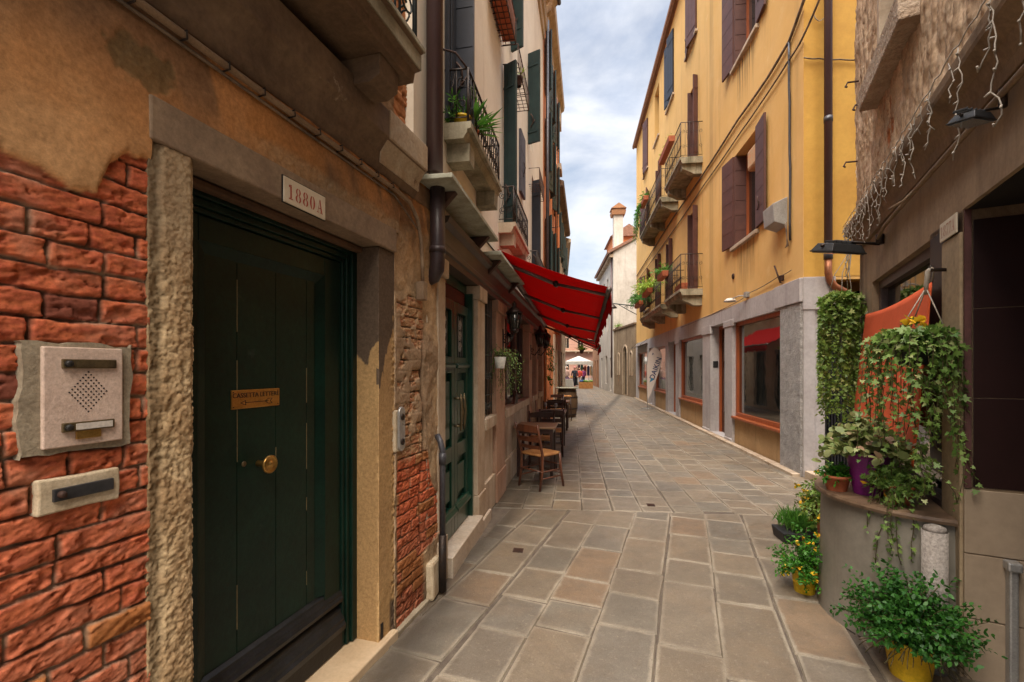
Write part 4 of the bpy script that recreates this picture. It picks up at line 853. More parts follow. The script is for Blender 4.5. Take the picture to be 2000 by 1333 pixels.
m = MB(FB); m.tube([(11.55, .09, 10.4), (11.55, .09, 2.9)], .045, 8); m.build('downpipe', M['pipegrey'], hD)
m = MB(FB); m.tube([(14.9, .09, 10.4), (14.9, .09, 2.9)], .045, 8); m.build('downpipe', M['copper'], hD)
for z, s in ((7.9, 15.9), (5.6, 13.0)): m = MB(FB); m.tube([(s, 0, z), (s, .28, z+.02)], .012, 5); m.build('wall_bracket', M['rust'], hD)
m = MB(FB); m.box(D0_+.05, 11.7, -.1, .05, 0, 2.7); m.box(12.6, 13.5, -.1, .04, 0, 2.7); m.build('pilaster', M['orange'], hD)
m = MB(FB); m.box(14.65, 15.15, -.1, .05, 0, 2.7); m.box(16.22, 16.58, -.1, .05, 0, 2.7); m.build('stone_pilaster', M['istria'], hD)
awning(FB, 15.3, 19.6, 3.15, 3.15, 1.50, 1.50, 2.40, 2.40, 'small red awning further down the lane beyond the orange building', 3)
hE = T('far_cream_house', 'narrow pale house at the far left end of the lane behind the orange pier', 'house', FB.W(19, 0, 0))
eh = [(s, s+.7, z, z+1.4) for z in (3.6, 6.0) for s in (17.3, 19.2, 21.1)]+[(17.2, 18.2, .1, 2.3), (19, 20, .1, 2.3), (21, 22, .1, 2.3)]
holewall(FB, 16.6, 23, 0, 8.3, eh, 'wall', M['istria'], hE, .14)
for h in eh: window(FB, *h, hE, M['shutgreen'], .12)
for h in eh:
    if h[2] > 3: shutter(FB, h[0]-.03, 1, .33, h[2], h[3], 160, M['shutgreen'], hE); shutter(FB, h[1]+.03, -1, .33, h[2], h[3], 160, M['shutgreen'], hE)
m = MB(FB); m.prism([(0, 8.2), (.22, 8.25), (.25, 8.4), (0, 8.5)], 16.6, 23.1); m.build('cornice', M['cornice'], hE)
# ---- pub lanterns
def lantern(fr, s, o, z, lab, sc=1.0, grp='wall lanterns along the pub front'):
    l = T('wall_lantern', lab, 'lantern', fr.W(s, 0, z), grp); m = MB(fr)
    m.tube([(s, .02, z-.15*sc), (s, o*.5, z-.18*sc), (s, o, z-.06*sc)], .010*sc, 6); m.tube([(s, .02+a*.5, b) for a, b in scrollpts(.06, z-.10*sc, .05*sc)], .006*sc, 5); m.box(s-.03*sc, s+.03*sc, -.16, .03, z-.26*sc, z+.0*sc); m.build('bracket', M['iron'], l)
    c = fr.W(s, o, z); m = MB()
    m.lathe(c, [(.02*sc, -.05*sc), (.05*sc, -.03*sc), (.055*sc, 0)], 6); m.lathe(c, [(.10*sc, .19*sc), (.105*sc, .205*sc), (.06*sc, .25*sc), (.03*sc, .27*sc), (.028*sc, .31*sc), (.004, .34*sc)], 6)
    for k in range(6): a = math.pi*k/3; m.tube([(c[0]+.055*sc*math.cos(a), c[1]+.055*sc*math.sin(a), c[2]), (c[0]+.095*sc*math.cos(a), c[1]+.095*sc*math.sin(a), c[2]+.19*sc)], .006*sc, 4)
    m.build('frame', M['iron'], l)
    MB().lathe(c, [(.050*sc, .005*sc), (.088*sc, .188*sc)], 6).build('glass', mk('smoky_lantern_glass', (.035, .035, .03), rough=.1, bump=0, spec=.8), l); return l
lantern(FB, 5.75, .17, 2.10, 'black iron lantern on the rose pilaster nearest the grille window', 1.05)
lantern(FB, 8.65, .20, 2.05, 'black iron lantern on the second rose pilaster under the awning', 1.1)
lantern(FB, 9.87, .20, 2.08, 'black iron lantern on the narrow pilaster near the far end of the pub', 1.1)
# ================================================================== chairs, tables, stool, barrel
def chair(lab, loc, rz, mat, smat, src=None, grp='ladder back chairs outside the pub'):
    c = T('chair', lab, 'chair', (0, 0, 0), grp)
    w, d, h = .40, .38, .46
    pt = lambda x, y, z: (x, y, z)
    for sx in (-1, 1):
        m = MB(); m.tube([(sx*w/2, .03-d/2-.05, 0), (sx*w/2, .03-d/2, .25), (sx*w/2, -d/2+.03, .46), (sx*(w/2+.005), -d/2-.02, .66), (sx*(w/2+.012), -d/2-.075, .87)], [.016, .018, .019, .018, .014], 8); m.build('rear_leg', mat, c)
        m = MB(); m.tube([(sx*(w/2+.02), d/2+.035, 0), (sx*w/2, d/2, .25), (sx*(w/2-.01), d/2-.01, .455)], [.015, .018, .019], 8); m.build('front_leg', mat, c)
    m = MB(); N = 14; vs = []
    for j, (k, zz) in enumerate(((.97, .44), (1.0, .452), (.99, .470), (.6, .478))): vs += [(k*(w/2+.015)*max(-1, min(1, 1.25*math.cos(2*math.pi*i/N))), .01+k*(d/2+.02)*max(-1, min(1, 1.25*math.sin(2*math.pi*i/N))), zz) for i in range(N)]
    fs = [(a*N+i, a*N+(i+1) % N, (a+1)*N+(i+1) % N, (a+1)*N+i) for a in range(3) for i in range(N)]+[tuple(range(N))[::-1], tuple(range(3*N, 4*N))]
    m.add(vs, fs, True); m.build('seat', smat, c)
    for z, hh, cv in ((.80, .075, .03), (.66, .055, .03), (.555, .04, .025)):
        m = MB(); n = 8; vs = []; y0 = -d/2-.02-(z-.66)*.26
        for i in range(n+1):
            x = -w/2+w*i/n; y = y0-cv*(1-(2*i/n-1)**2); a = hh/2+(.018*(1-(2*i/n-1)**2) if z > .7 else .006)
            vs += [(x, y-.007, z-hh/2), (x, y+.007, z-hh/2), (x, y+.007, z+a), (x, y-.007, z+a)]
        fs = [(i*4+k, i*4+(k+1) % 4, (i+1)*4+(k+1) % 4, (i+1)*4+k) for i in range(n) for k in range(4)]+[(0, 1, 2, 3), (n*4+3, n*4+2, n*4+1, n*4)]
        m.add(vs, fs); m.build('back_slat', mat, c)
    for a, b, zz in (((-w/2, d/2), (w/2, d/2), .30), ((-w/2, d/2), (w/2, d/2), .19), ((-w/2, -d/2), (w/2, -d/2), .25), ((-w/2, -d/2), (-w/2, d/2), .24), ((w/2, -d/2), (w/2, d/2), .24), ((-w/2, -d/2), (-w/2, d/2), .15), ((w/2, -d/2), (w/2, d/2), .15)):
        m = MB(); m.tube([(a[0], a[1], zz), ((a[0]+b[0])/2, (a[1]+b[1])/2, zz), (b[0], b[1], zz)], [.009, .012, .009], 6); m.build('stretcher', mat, c)
    c.location = loc; c.rotation_euler = (0, 0, R(rz)); return c
def face(dx, dy): return math.degrees(math.atan2(-dx, dy))
ca = chair('brown ladder back chair with woven straw seat, nearest of the pub chairs', (-.455, 6.20, 0), face(.31, .36), M['chairwood'], M['straw'])
cb = chair('dark ladder back chair on the far side of the nearest pub table', (-.52, 7.50, 0), face(.10, -1), M['darkchair'], M['straw'])
def cchair(lab, loc, rz): c = copy_tree(cb); c['label'] = lab; c.location = loc; c.rotation_euler = (0, 0, R(rz)); return c
cchair('dark ladder back chair on the near side of the middle pub table', (-.42, 8.45, 0), face(-.1, 1)); cchair('dark ladder back chair on the far side of the middle pub table', (-.45, 10.0, 0), face(0.05, -1))
cchair('dark ladder back chair on the near side of the farthest pub table', (-.45, 11.25, 0), face(-.15, 1)); cchair('dark ladder back chair on the far side of the farthest pub table', (-.48, 12.85, 0), face(.1, -1))
def table(lab, loc, rz=0):
    t = T('table', lab, 'table', (0, 0, 0), 'small wooden tables outside the pub')
    MB().box(-.30, .30, -.30, .30, .715, .745).build('tabletop', M['tabletop'], t, bevel=.004); m = MB()
    for a, b in (((-.26, -.26), (.26, -.24)), ((-.26, .24), (.26, .26)), ((-.26, -.24), (-.24, .24)), ((.24, -.24), (.26, .24))): m.box(a[0], b[0], a[1], b[1], .64, .714)
    m.build('apron', M['darkchair'], t)
    for x in (-.245, .245):
        for y in (-.245, .245): MB().box(x-.022, x+.022, y-.022, y+.022, 0, .715).build('leg', M['darkchair'], t, bevel=.003)
    t.location = loc; t.rotation_euler = (0, 0, R(rz)); return t
ta = table('small square wooden table behind the nearest straw seated chair', (-.56, 6.92, 0), -2)
for lab, l in (('small square wooden table, middle of the three outside the pub', (-.46, 9.25, 0)), ('small square wooden table, farthest of the three outside the pub', (-.42, 12.05, 0))):
    c = copy_tree(ta); c['label'] = lab; c.location = l
def glass_cup(x, y, lab):
    g_ = T('drinking_glass', lab, 'glass', (x, y, .745)); MB().lathe((x, y, .745), [(.02, 0), (.022, .004), (.005, .01), (.005, .06), (.03, .09), (.032, .14), (.028, .16)], 10, caps=False).build('bowl', mk('clear_grey_glass', (.3, .3, .3), rough=.05, bump=0, spec=1), g_); MB().lathe((x, y, .745), [(.031, 0), (.031, .005)], 10).build('foot', M['steel'], g_)
glass_cup(-.36, 9.1, 'stemmed glass on the middle pub table, nearer of two'); glass_cup(-.58, 9.3, 'stemmed glass on the middle pub table by the wall')
br = T('barrel', 'old wooden barrel with iron hoops used as a standing table', 'barrel', (-.22, 15.1, 0))
prof = [(.27, 0), (.30, .12), (.335, .32), (.345, .48), (.335, .65), (.30, .83), (.275, .95)]
MB().lathe((-.22, 15.1, 0), prof, 24).build('staves', wood('old_oak', (.12, .07, .035), (.07, .04, .02), rough=.6), br)
for z, r in ((.10, .298), (.30, .336), (.66, .337), (.86, .299)): MB().lathe((-.22, 15.1, z), [(r, -.02), (r+.006, -.02), (r+.006, .02), (r, .02)], 24, caps=False).build('hoop', M['iron'], br)
MB().lathe((-.22, 15.1, .95), [(.38, 0), (.385, .012), (.38, .03)], 28).build('top', M['slate'], br)
def stool(lab, loc):
    s = T('bar_stool', lab, 'stool', (0, 0, 0), 'straw seated bar stools by the barrel')
    for x in (-1, 1):
        for y in (-1, 1): MB().tube([(x*.17, y*.17, 0), (x*.13, y*.13, .72)], [.014, .017], 6).build('leg', M['darkchair'], s)
    MB().box(-.16, .16, -.16, .16, .72, .765).build('seat', M['straw'], s, bevel=.015)
    for z in (.2, .36, .5):
        k = .17-.04*z/.72
        for a, b in (((-k, -k), (k, -k)), ((-k, k), (k, k)), ((-k, -k), (-k, k)), ((k, -k), (k, k))): MB().tube([(*a, z), (*b, z)], .009, 5).build('rung', M['darkchair'], s)
    s.location = loc; return s
s1 = stool('straw seated bar stool standing in front of the barrel', (-.24, 14.2, 0)); s2 = copy_tree(s1); s2['label'] = 'straw seated bar stool between barrel and orange wall'; s2.location = (-.42, 15.9, 0)
mb2 = T('menu_board', 'small dark A shaped menu board standing on the pub window sill', 'menu board', FB.W(6.9, .0, 1.06)); m = MB(FB); m.slab([(6.80, 1.062), (7.10, 1.062), (6.98, 1.26), (6.92, 1.26)], -.03, .01); m.build('board', M['brownwood'], mb2); m = MB(FB); m.slab([(6.84, 1.075), (7.06, 1.075), (6.97, 1.235), (6.93, 1.235)], .010, .013); m.build('slate', M['blackpaint'], mb2)
# ================================================================== yellow building (right)
hY = T('yellow_building', 'four storey ochre yellow building with plum shutters and grey lilac shop fronts', 'building', (3.35, 16, 0))
YF = 25.3
main = [(8.95, 10.1, 4.15, 6.05), (8.95, 10.1, 7.9, 9.85), (8.95, 10.1, 11.0, 12.9)]
fr1 = [(13.0, 13.85, 3.72, 6.05), (16.2, 17.0, 3.72, 6.05), (18.3, 19.2, 3.72, 6.05), (21.0, 22.2, 4.3, 6.0)]
fr2 = [(13.0, 13.85, 7.2, 9.6), (18.2, 19.1, 7.2, 9.6), (21.2, 22.2, 7.9, 9.6)]
fr3 = [(13.1, 14.2, 10.9, 13.0), (16.0, 17.1, 10.9, 13.1), (18.7, 19.7, 10.9, 13.0), (21.4, 22.6, 10.8, 13.0)]
# old drip stains below two sills, mixed into the plaster
t = NT('ochre_facade'); base = t.mix(t.ramp(t.noise(.8, 8, .65, dist=.4), .36, .64), (.70, .44, .165), (.66, .395, .13))
base = t.mix(t.ramp(t.noise(1, 7, .65, stretch=(3, 3, .22)), .54, .80, 0, .7), base, (.40, .24, .09))
base = t.mix(t.ramp(t.noise(2.2, 8, .7), .58, .70, 0, .55), base, (.74, .52, .25)); base = t.mix(t.ramp(t.noise(.6, 8, .7), .50, .72, 0, .5), base, (.55, .33, .13)); base = t.mix(t.ramp(t.noise(5, 9, .75), .64, .72, 0, .35), base, (.40, .27, .12))
sx = t.n('ShaderNodeSeparateXYZ', {0: t.co}); y_, z_ = sx.outputs[1], sx.outputs[2]      # local: y-16, z
dr = t.noise(1, 6, .7, stretch=(14, 14, .5))
for (a, b, zt, L) in ((9.05, 9.95, 4.07, .85), (9.05, 9.95, 7.82, 1.0), (21.0, 22.3, 7.8, .9)):
    mk1 = t.math('MULTIPLY', t.ramp(y_, a-16-.05, a-16+.05), t.ramp(y_, b-16+.05, b-16-.05))
    mk2 = t.math('MULTIPLY', t.ramp(z_, zt-L, zt), t.ramp(z_, zt+.02, zt-.01))
    base = t.mix(t.math('MULTIPLY', t.math('MULTIPLY', mk1, mk2), t.ramp(dr, .42, .60)), base, (.11, .075, .04))
sk = t.math('MULTIPLY', t.ramp(y_, 11.55-16, 11.68-16), t.ramp(y_, 11.98-16, 11.85-16)); base = t.mix(t.math('MULTIPLY', sk, t.ramp(dr, .3, .7, .15, .7)), base, (.34, .215, .085))
t.bump(t.noise(50, 8, .7), .25, .004); t.bump(t.noise(2.5, 6, .6), .3, .03); M['yfac'] = t.fin(base, .9, 0, .2)
holewall(FY, 7.23, YF, 2.9, 13.55, main+fr1+fr2+fr3, 'wall', M['yfac'], hY, .28, back=6)
def plumwin(h, near=175, nw=.50, far_out=.5, frame='redwood'):
    a, b, c, d = h
    w = window(FY, a, b, c, d, hY, M[frame], .26, mull=1, fw=.06, glass='darkglass', sill=.12, sillmat=M['istria'])
    shutter(FY, a-.03, 1, nw, c+.03, d, near, M['shutplum'], hY, boards=1)
    m = MB(FY); m.box(b-.04, b-.005, -.25, .02, c+.02, d-.02)
    nb = 6
    for i in range(nb): z = c+.02+(d-c-.04)*i/nb; m.box(b-.046, b-.04, -.24, .01, z+.012, z+(d-c-.04)/nb-.004)
    m.build('shutter', M['shutplum'], hY)
    if far_out: shutter(FY, b+.02, -1, far_out, c+.03, d, 172, M['shutplum'], hY, boards=1)
for h in main: plumwin(h)
for h in fr1[:3]+fr2[:2]: window(FY, *h, hY, M['brownwood'], .24, mull=1, fw=.06); shutter(FY, h[0]-.02, 1, .13, h[2]+.02, h[3], 112, M['shutplum'], hY); shutter(FY, h[1]-.0, -1, .28, h[2]+.02, h[3], 80, M['shutplum'], hY, o=-.2, boards=1)
for h in (fr1[3], fr2[2], fr3[1], fr3[2]): window(FY, *h, hY, M['brownwood'], .24, mull=1, fw=.06, sill=.1)
for h in (fr1[3], fr2[2]): shutter(FY, h[0]-.02, 1, .5, h[2]+.02, h[3], 160, M['shutplum'], hY); shutter(FY, h[1]+.02, -1, .5, h[2]+.02, h[3], 160, M['shutplum'], hY)
for h in (fr3[0], fr3[3]):
    window(FY, *h, hY, M['brownwood'], .24, mull=1, sill=.1)
    shutter(FY, h[0]-.02, 1, .58, h[2]-.1, h[3]+.03, 12, M['shutplum'], hY, o=.03); shutter(FY, h[1]+.02, -1, .58, h[2]-.1, h[3]+.03, 8, M['shutplum'], hY, o=.03)
shutter(FY, fr3[1][1]-.5, 1, .5, 10.95, 13.1, 8, M['shutblue'], hY, o=.03); shutter(FY, fr3[1][0]-.02, 1, .55, 10.95, 13.1, 10, M['shutblue'], hY, o=.03)
m = MB(FY); m.box(9.02, 9.5, -.20, -.02, 5.45, 5.85); m.build('rolled_blind', mk('orange_checked_cloth', (.55, .26, .12), (.45, .33, .2), sc=12, bump=.5), hY, bevel=.05)
m = MB(FY); m.box(7.0, YF, -.4, .13, 13.5, 13.58); m.prism([(.13, 13.44), (.22, 13.49), (.22, 13.62), (.13, 13.58)], 7.0, YF); e = m.build('eaves', M['eave'], hY)
m = MB(FY); m.prism([(.16, 13.62), (-3.5, 15.0), (-3.5, 14.9), (.16, 13.585)], 7.0, YF); m.build('roof', M['roof'], hY)
for (a, b, z) in ((12.5, 14.6, 3.70), (15.3, 19.9, 3.70), (12.5, 14.6, 7.18), (15.3, 19.9, 7.18)): balcony(FY, a, b, .58, z, M['balcst'], hY, .92, .17, ch=.26, cw=.22, corb=2 if b-a < 3 else 3)
# side wall facing down the lane
holewall(FG, 0.004, 7.0, 2.95, 13.55, [], 'side_wall', M['yellowside'], hY, back=.5)
m = MB(FG); m.box(.01, 7.0, -.35, -.30, 0, 2.5); m.box(1.25, 7.0, -.30, 0, 0, 2.95); m.build('side_wall_lower', M['yellowside'], hY)
# ---- shop fronts
gh = [(7.90, 10.18, .60, 2.56), (10.67, 11.73, .06, 2.62), (12.42, 15.1, .68, 2.5), (15.6, 16.8, .06, 2.52), (17.25, 19.6, .72, 2.45), (20.1, 21.0, .06, 2.5), (21.5, 24.4, .7, 2.4)]
FY3 = Frame((3.32, 0), (0, 1), (-1, 0))
holewall(FY3, 7.24, YF, -.02, 2.925, [(a, b, .0 if c > .1 else c, d) for a, b, c, d in gh], 'stone_front', M['lilac'], hY, .32, back=.33)
MB(FY3).box(7.6, YF, -3, -1.4, 0, 2.9).build('shop_interior', M['dark'], hY)
def blk(a, b, z0, z1, o=.03): m = MB(FY3); m.box(a, b, -.05, o, z0, z1); return m.build('stone_block', M['lilac'], hY, bevel=.01)
blk(7.205, 8.08, 2.58, 2.935, .035); blk(10.10, 10.75, 2.50, 2.64, .012); blk(11.70, 12.46, 2.45, 2.66, .02); blk(15.05, 15.66, 2.4, 2.6, .02); blk(16.75, 17.3, 2.4, 2.6, .02); blk(10.19, 10.66, 0, .10, .02); blk(11.75, 12.4, 0, .10, .02)
m = MB(FY3); m.box(7.225, 7.895, -.05, .015, -.02, 2.575); m.build('roughcast_pier', M['roughcast'], hY, bevel=.01)
m = MB(FG); m.box(-.01, .15, -.3, .02, -.02, 2.93); m.box(-.02, .42, -.3, .035, 2.46, 2.94); m.build('corner_pier', M['lilac'], hY, bevel=.01)
m = MB(FG); m.box(.0, .6, .02, .30, -.02, .10); m.build('side_step', M['istria'], hY, bevel=.01)
gt = MB(FG)
for i in range(26): x = .16+i*.042; gt.box(x, x+.022, -.12, -.075, .12, 2.44)
gt.box(.15, 1.25, -.14, -.12, .10, 2.45); gt.build('ribbed_gate', mk('black_ribbed_metal', (.022, .022, .026), (.015, .015, .018), rough=.4, bump=.1, metal=.3), hY)
for k, (a, b, c, d) in enumerate((gh[0], gh[2], gh[4], gh[6])):
    m = MB(FY3); m.box(a-.001, b+.001, -.2, -.05, -.02, c-.05); m.build('ochre_panel', M['ochrepanel'], hY)
    w = window(FY3, a, b, c, d, hY, M['redwood'], .12, mull=0, fw=.075, glass='glass')
    m = MB(FY3); m.box(a+.002, b-.002, -.2, .03, c-.049, c-.003); m.build('sill', M['redwood'], w, bevel=.006)
    MB(FY3).box(a, b, -1.3, -1.28, c-.6, d+.3).build('shop_back', M['dark'], hY)
for k, (a, b, c, d) in enumerate((gh[1], gh[3], gh[5])):
    m = MB(FY3); m.box(a, a+.06, -.30, -.2, c, d); m.box(b-.06, b, -.30, -.2, c, d); m.box(a+.06, b-.06, -.30, -.2, d-.08, d); m.build('shop_door_frame', M['redwood'], hY)
    dl = MB(FY3).box(a+.06, b-.06, -.29, -.25, c, d-.08).build('shop_door', M['brownwood'], hY)
    MB(FY3).box(a+.16, b-.16, -.249, -.245, c+.5, d-.25).build('pane', M['darkglass'], dl)
    m = MB(FY3); m.box(a-.02, b+.02, -.31, .02, -.02, .055); m.build('doorstep', M['istria'], hY)
m = MB(FY3); m.box(17.45, 19.4, -.16, -.15, 1.5, 2.4); m.build('ochre_blind', mk('mustard_blind', (.50, .32, .04), (.42, .26, .03), bump=0), hY)
ib = T('door_buzzer', 'small dark round buzzer on the lilac reveal beside the open shop door', 'buzzer', FY3.W(11.73, -.1, 1.7)); m = MB(FY3); m.box(11.715, 11.735, -.18, -.06, 1.62, 1.78); m.build('body', M['blackpot'], ib, bevel=.01)
m = MB(FY3); m.box(11.716, 11.724, -.15, -.09, 1.66, 1.74); m.build('button', M['steel'], ib)
sc_ = T('canopy_hood', 'small flat metal hood over the last shop window of the yellow building', 'hood', FY3.W(23, 0, 2.6)); m = MB(FY3); m.prism([(0, 2.72), (.35, 2.62), (.35, 2.65), (0, 2.78)], 21.4, 24.6); m.build('hood', M['fascia'], sc_)
m = MB(FY3); [m.tube([(x, .0, 2.95), (x, .33, 2.66)], .01, 4) for x in (21.5, 24.5)]; m.build('stay', M['iron'], sc_)
# pipes, cables, small fittings
dp = T('downpipe', 'long plum downpipe with a copper elbow on the ochre side wall', 'downpipe', FG.W(.29, .08, 3.2))
m = MB(FG); m.tube([(.29, .085, 13.4), (.29, .085, 3.28)], .052, 14); m.build('upper_pipe', M['pipe'], dp)
for z_a, z_b in ((3.30, 3.18), (5.24, 5.16), (8.24, 8.16)): MB(FG).tube([(.29, .085, z_a), (.29, .085, z_b)], .058, 14).build('collar', M['pipegrey'], dp)
m = MB(FG); m.tube([(.29, .085, 3.18), (.29, .085, 2.98), (.31, .085, 2.88), (.38, .085, 2.78), (.55, .085, 2.68), (.62, .07, 2.62)], .047, 14); m.build('copper_elbow', M['copper'], dp)
def px2(fr, pts, o=.03): return [(lambda h: (h[0], o, h[1]))(fr.hit(x, y, o)) for x, y in pts]
def cable(name, lab, fr, pts, r=.012, o=.03, mat='cable', clips=0, cat='cable'):
    c = T(name, lab, cat, fr.W(*px2(fr, [pts[len(pts)//2]], o)[0])); P = px2(fr, pts, o); m = MB(fr)
    Q = []
    for a, b in zip(P, P[1:]):
        for k in range(4): t_ = k/4; Q.append((a[0]+(b[0]-a[0])*t_, o+.004*math.sin(k*7+a[0]*9), a[2]+(b[2]-a[2])*t_-.012*math.sin(math.pi*t_)))
    Q.append(P[-1]); m.tube(Q, r, 6); m.build('line', M[mat], c); return c
cable('facade_cable', 'thick upper grey cable running diagonally across the yellow facade', FY, [(1243, 540), (1315, 425), (1360, 360), (1441, 235), (1500, 151), (1541, 81), (1573, -6), (1600, -90)], .022)
cable('facade_cable', 'thinner lower knotted cable running just below the thick one on the yellow facade', FY, [(1243, 552), (1317, 448), (1376, 360), (1446, 259), (1497, 186), (1538, 122), (1562, 86), (1598, 4), (1630, -80)], .015)
cable('facade_cable', 'vertical grey conduit running down to the grey box on the yellow facade', FY, [(1541, 80), (1542, 200), (1543, 330), (1543, 470)], .018, mat='pipegrey')
cable('facade_cable', 'thin cable running along just above the grey stone band of the shop fronts', FY, [(1545, 528), (1522, 540), (1465, 572), (1440, 590), (1372, 622), (1330, 640)], .007)
cable('facade_cable', 'thin horizontal cable crossing the ochre side wall behind the downpipe', FG, [(1570, 113), (1600, 115), (1640, 116), (1690, 116)], .010)
cable('facade_cable', 'drooping white wire near the top of the ochre side wall', FG, [(1588, 26), (1594, 38), (1602, 41), (1612, 32), (1618, 22)], .007, mat='wire')
wb = T('wall_box', 'grey electrical box with trailing wires on the yellow facade', 'box', FY.W(8.0, .1, 4.0)); m = MB(FY)
m.prism([(0, 3.86), (.20, 3.93), (.22, 4.22), (.0, 4.32)], 7.72, 8.12); m.build('case', M['greybox'], wb, bevel=.01)
m = MB(FY)
for k in range(5): m.tube([(7.66+.02*k, .04, 3.9), (7.6+.05*random.random(), .06, 3.75), (7.68, .03, 3.66-.03*k), (7.58+.03*k, .05, 3.5)], .006, 4)
m.build('loose_wires', M['cable'], wb)
wl_ = T('wall_lamp', 'white dish shaped lamp above the grey stone band of the yellow building', 'lamp', FY.W(9.75, .1, 2.95)); m = MB(FY); m.tube([(9.4, .02, 3.02), (9.5, .12, 3.03), (9.62, .2, 3.0)], .012, 5); m.box(9.3, 9.42, -.01, .07, 2.98, 3.08); m.build('arm', M['greybox'], wl_)
MB().lathe(FY.W(9.72, .22, 2.95), [(.12, 0), (.115, .02), (.07, .06), (.02, .075)], 16).build('shade', M['whiteplastic'], wl_)
ibr = T('iron_stay', 'short dark iron bar sticking out diagonally from the yellow facade', 'iron bar', FY.W(7.9, 0, 3.1)); m = MB(FY); m.box(7.84, 7.92, 0, .05, 3.02, 3.10); m.build('foot', M['rust'], ibr)
m = MB(FY); m.tube([(7.86, .05, 2.98), (7.96, .10, 3.28)], .015, 5); m.build('bar', M['rust'], ibr)
vt = T('wall_vent', 'small round rusty vent cover low on the yellow facade', 'vent', FY.W(10.18, 0, 3.55)); m = MB(); disc(m, FY, 10.18, 3.55, [(.06, 0), (.06, .02), (.045, .025)], 16); m.build('rim', M['rust'], vt)
m = MB(FY); [m.box(10.14, 10.22, .02, .03, 3.515+.02*i, 3.522+.02*i) for i in range(4)]; m.build('louvre', M['iron'], vt)
# potted plants on the balconies are added further down
# ================================================================== near right house
hC = T('right_house', 'flaking rough plaster house with a moulded ledge and a dark oxblood passage opening', 'house', FC.W(1, 0, 0))
def fC(S, Z):
    n = fbm(S*3, Z*2, 5); st = fbm(S*16, Z*5, 6, .6); cr = fbm(S*30, Z*9, 5, .65); big = fbm(S*1.3+4, Z*1.3, 4)
    c = lerp((.62, .46, .31), (.42, .29, .185), sstep(.38, .62, st)); c = lerp(c, (0, 0, 0), 0*S)*(1-.35*sstep(.5, .7, cr))[..., None]
    rb = sstep(.63, .66, n*.6+st*.4)*sstep(3.9, 3.5, Z); c = c*(1-rb[..., None])+np.array((.36, .13, .05))*rb[..., None]
    ck = np.exp(-((S-2.30+.10*np.sin(Z*4)+(n-.5)*.5)/.010)**2)+np.exp(-((S-1.5+.2*np.sin(Z*2.5)+(cr-.5)*.5)/.007)**2)*sstep(3.9, 3.6, Z); c = c*(1-.7*np.clip(ck, 0, 1))[..., None]
    return .03+(st-.5)*.045+(cr-.5)*.035+(big-.5)*.04-.02*np.clip(ck, 0, 1)-.015*rb, c
UW = (.62, 1.62, 4.03, 5.5)
field(FC, -1.2, 2.64, 3.08, 6.0, .011, fC, 'rough_wall', M['brickfield'], hC, keep=lambda s, z: ~((s > UW[0]) & (s < UW[1]) & (z > UW[2])))
m = MB(FC); m.box(2.45, 2.62, -3, .0, 0, 12); m.box(-4, 2.45, -3, -.25, 3.0, 12); m.box(-1.2, UW[0], -.25, 0, 3.05, 5.9); m.box(UW[1], 2.6, -.25, 0, 3.05, 5.9); m.box(-4, 2.6, -.25, .02, 6.0, 12); m.box(-4, -1.2, -.25, .02, 3.05, 6.0); m.build('wall_core', mk('rough_tan_plaster', (.42, .30, .19), (.32, .22, .14), bump=.8), hC)
m = MB(FC); m.box(UW[0]+.02, UW[1]-.02, -.13, -.10, UW[2], 5.9); m.build('window_board', mk('grey_board', (.16, .155, .16), (.13, .125, .13), rough=.6, bump=.1), hC)
m = MB(FC); m.box(UW[1]-.045, UW[1]+.03, -.15, .045, UW[2], 5.9); m.box(UW[0]-.03, UW[0]+.03, -.15, .04, UW[2], 5.9); m.build('window_surround', M['istria'], hC, bevel=.01)
def fS(S, Z):
    n = fbm(S*8, Z*8, 5); m_ = fbm(S*4+2, Z*9, 5); return .135+(n-.5)*.02, lerp((.47, .36, .26), (.30, .21, .14), sstep(.4, .65, m_))
m = MB(FC); m.slab([(.50, 3.80), (.56, 4.02), (1.80, 4.03), (1.84, 3.94), (1.76, 3.84)], -.1, .15); m.build('window_sill', mk('worn_stone_sill', (.48, .37, .27), (.34, .24, .16), sc=5, bump=1, bs=20, bd=.02), hC, bevel=.015)
for s, z in ((.55, 4.62), (2.05, 4.03), (2.45, 4.46), (2.55, 3.70)):
    m = MB(FC); m.tube([(s, -.02, z), (s-.02, .13, z+.01), (s-.03, .15, z-.035), (s-.05, .14, z-.05)], .009, 5); m.build('iron_hook', M['rust'], hC)
# ledge
m = MB(FC); m.prism([(-.2, 2.80), (.03, 2.80), (.035, 2.86), (.06, 2.93), (.12, 2.98), (.125, 3.00), (.125, 3.05), (.04, 3.12), (-.2, 3.12)], -4, 2.66); m.build('ledge', mk('brown_moulded_ledge', (.27, .18, .105), (.19, .125, .075), sc=3, bump=.5, streak=(.12, .08, .05)), hC, bevel=.004)
WB = mk('tan_stained_render', (.36, .25, .155), (.27, .18, .11), sc=2.2, bump=.4, streak=(.18, .12, .075), sk=(.45, .75), fine=.15)
SW = (.271, 2.06, .72, 2.39)
holewall(FC, 0.0, 2.6, -.02, 2.80, [SW], 'ground_floor_wall', WB, hC, .16)
m = MB(FC); m.box(-4, -.0, -.5, .0, 2.425, 2.80); m.build('passage_lintel', WB, hC)
m = MB(FC); m.box(.0, .262, -.3, .012, -.02, 2.31); m.build('corner_pillar', mk('sandy_pillar', (.35, .26, .16), (.28, .20, .12), sc=2, bump=.4, streak=(.2, .14, .09)), hC, bevel=.006)
ww = window(FC, *SW, hC, mk('grey_plum_frame', (.15, .11, .10), (.11, .08, .075), rough=.5, bump=.1), .10, mull=0, fw=.07, glass='glass')
MB(FC).box(.3, 2.0, -1.0, -.98, .3, 2.6).build('shop_back', M['dark'], hC)
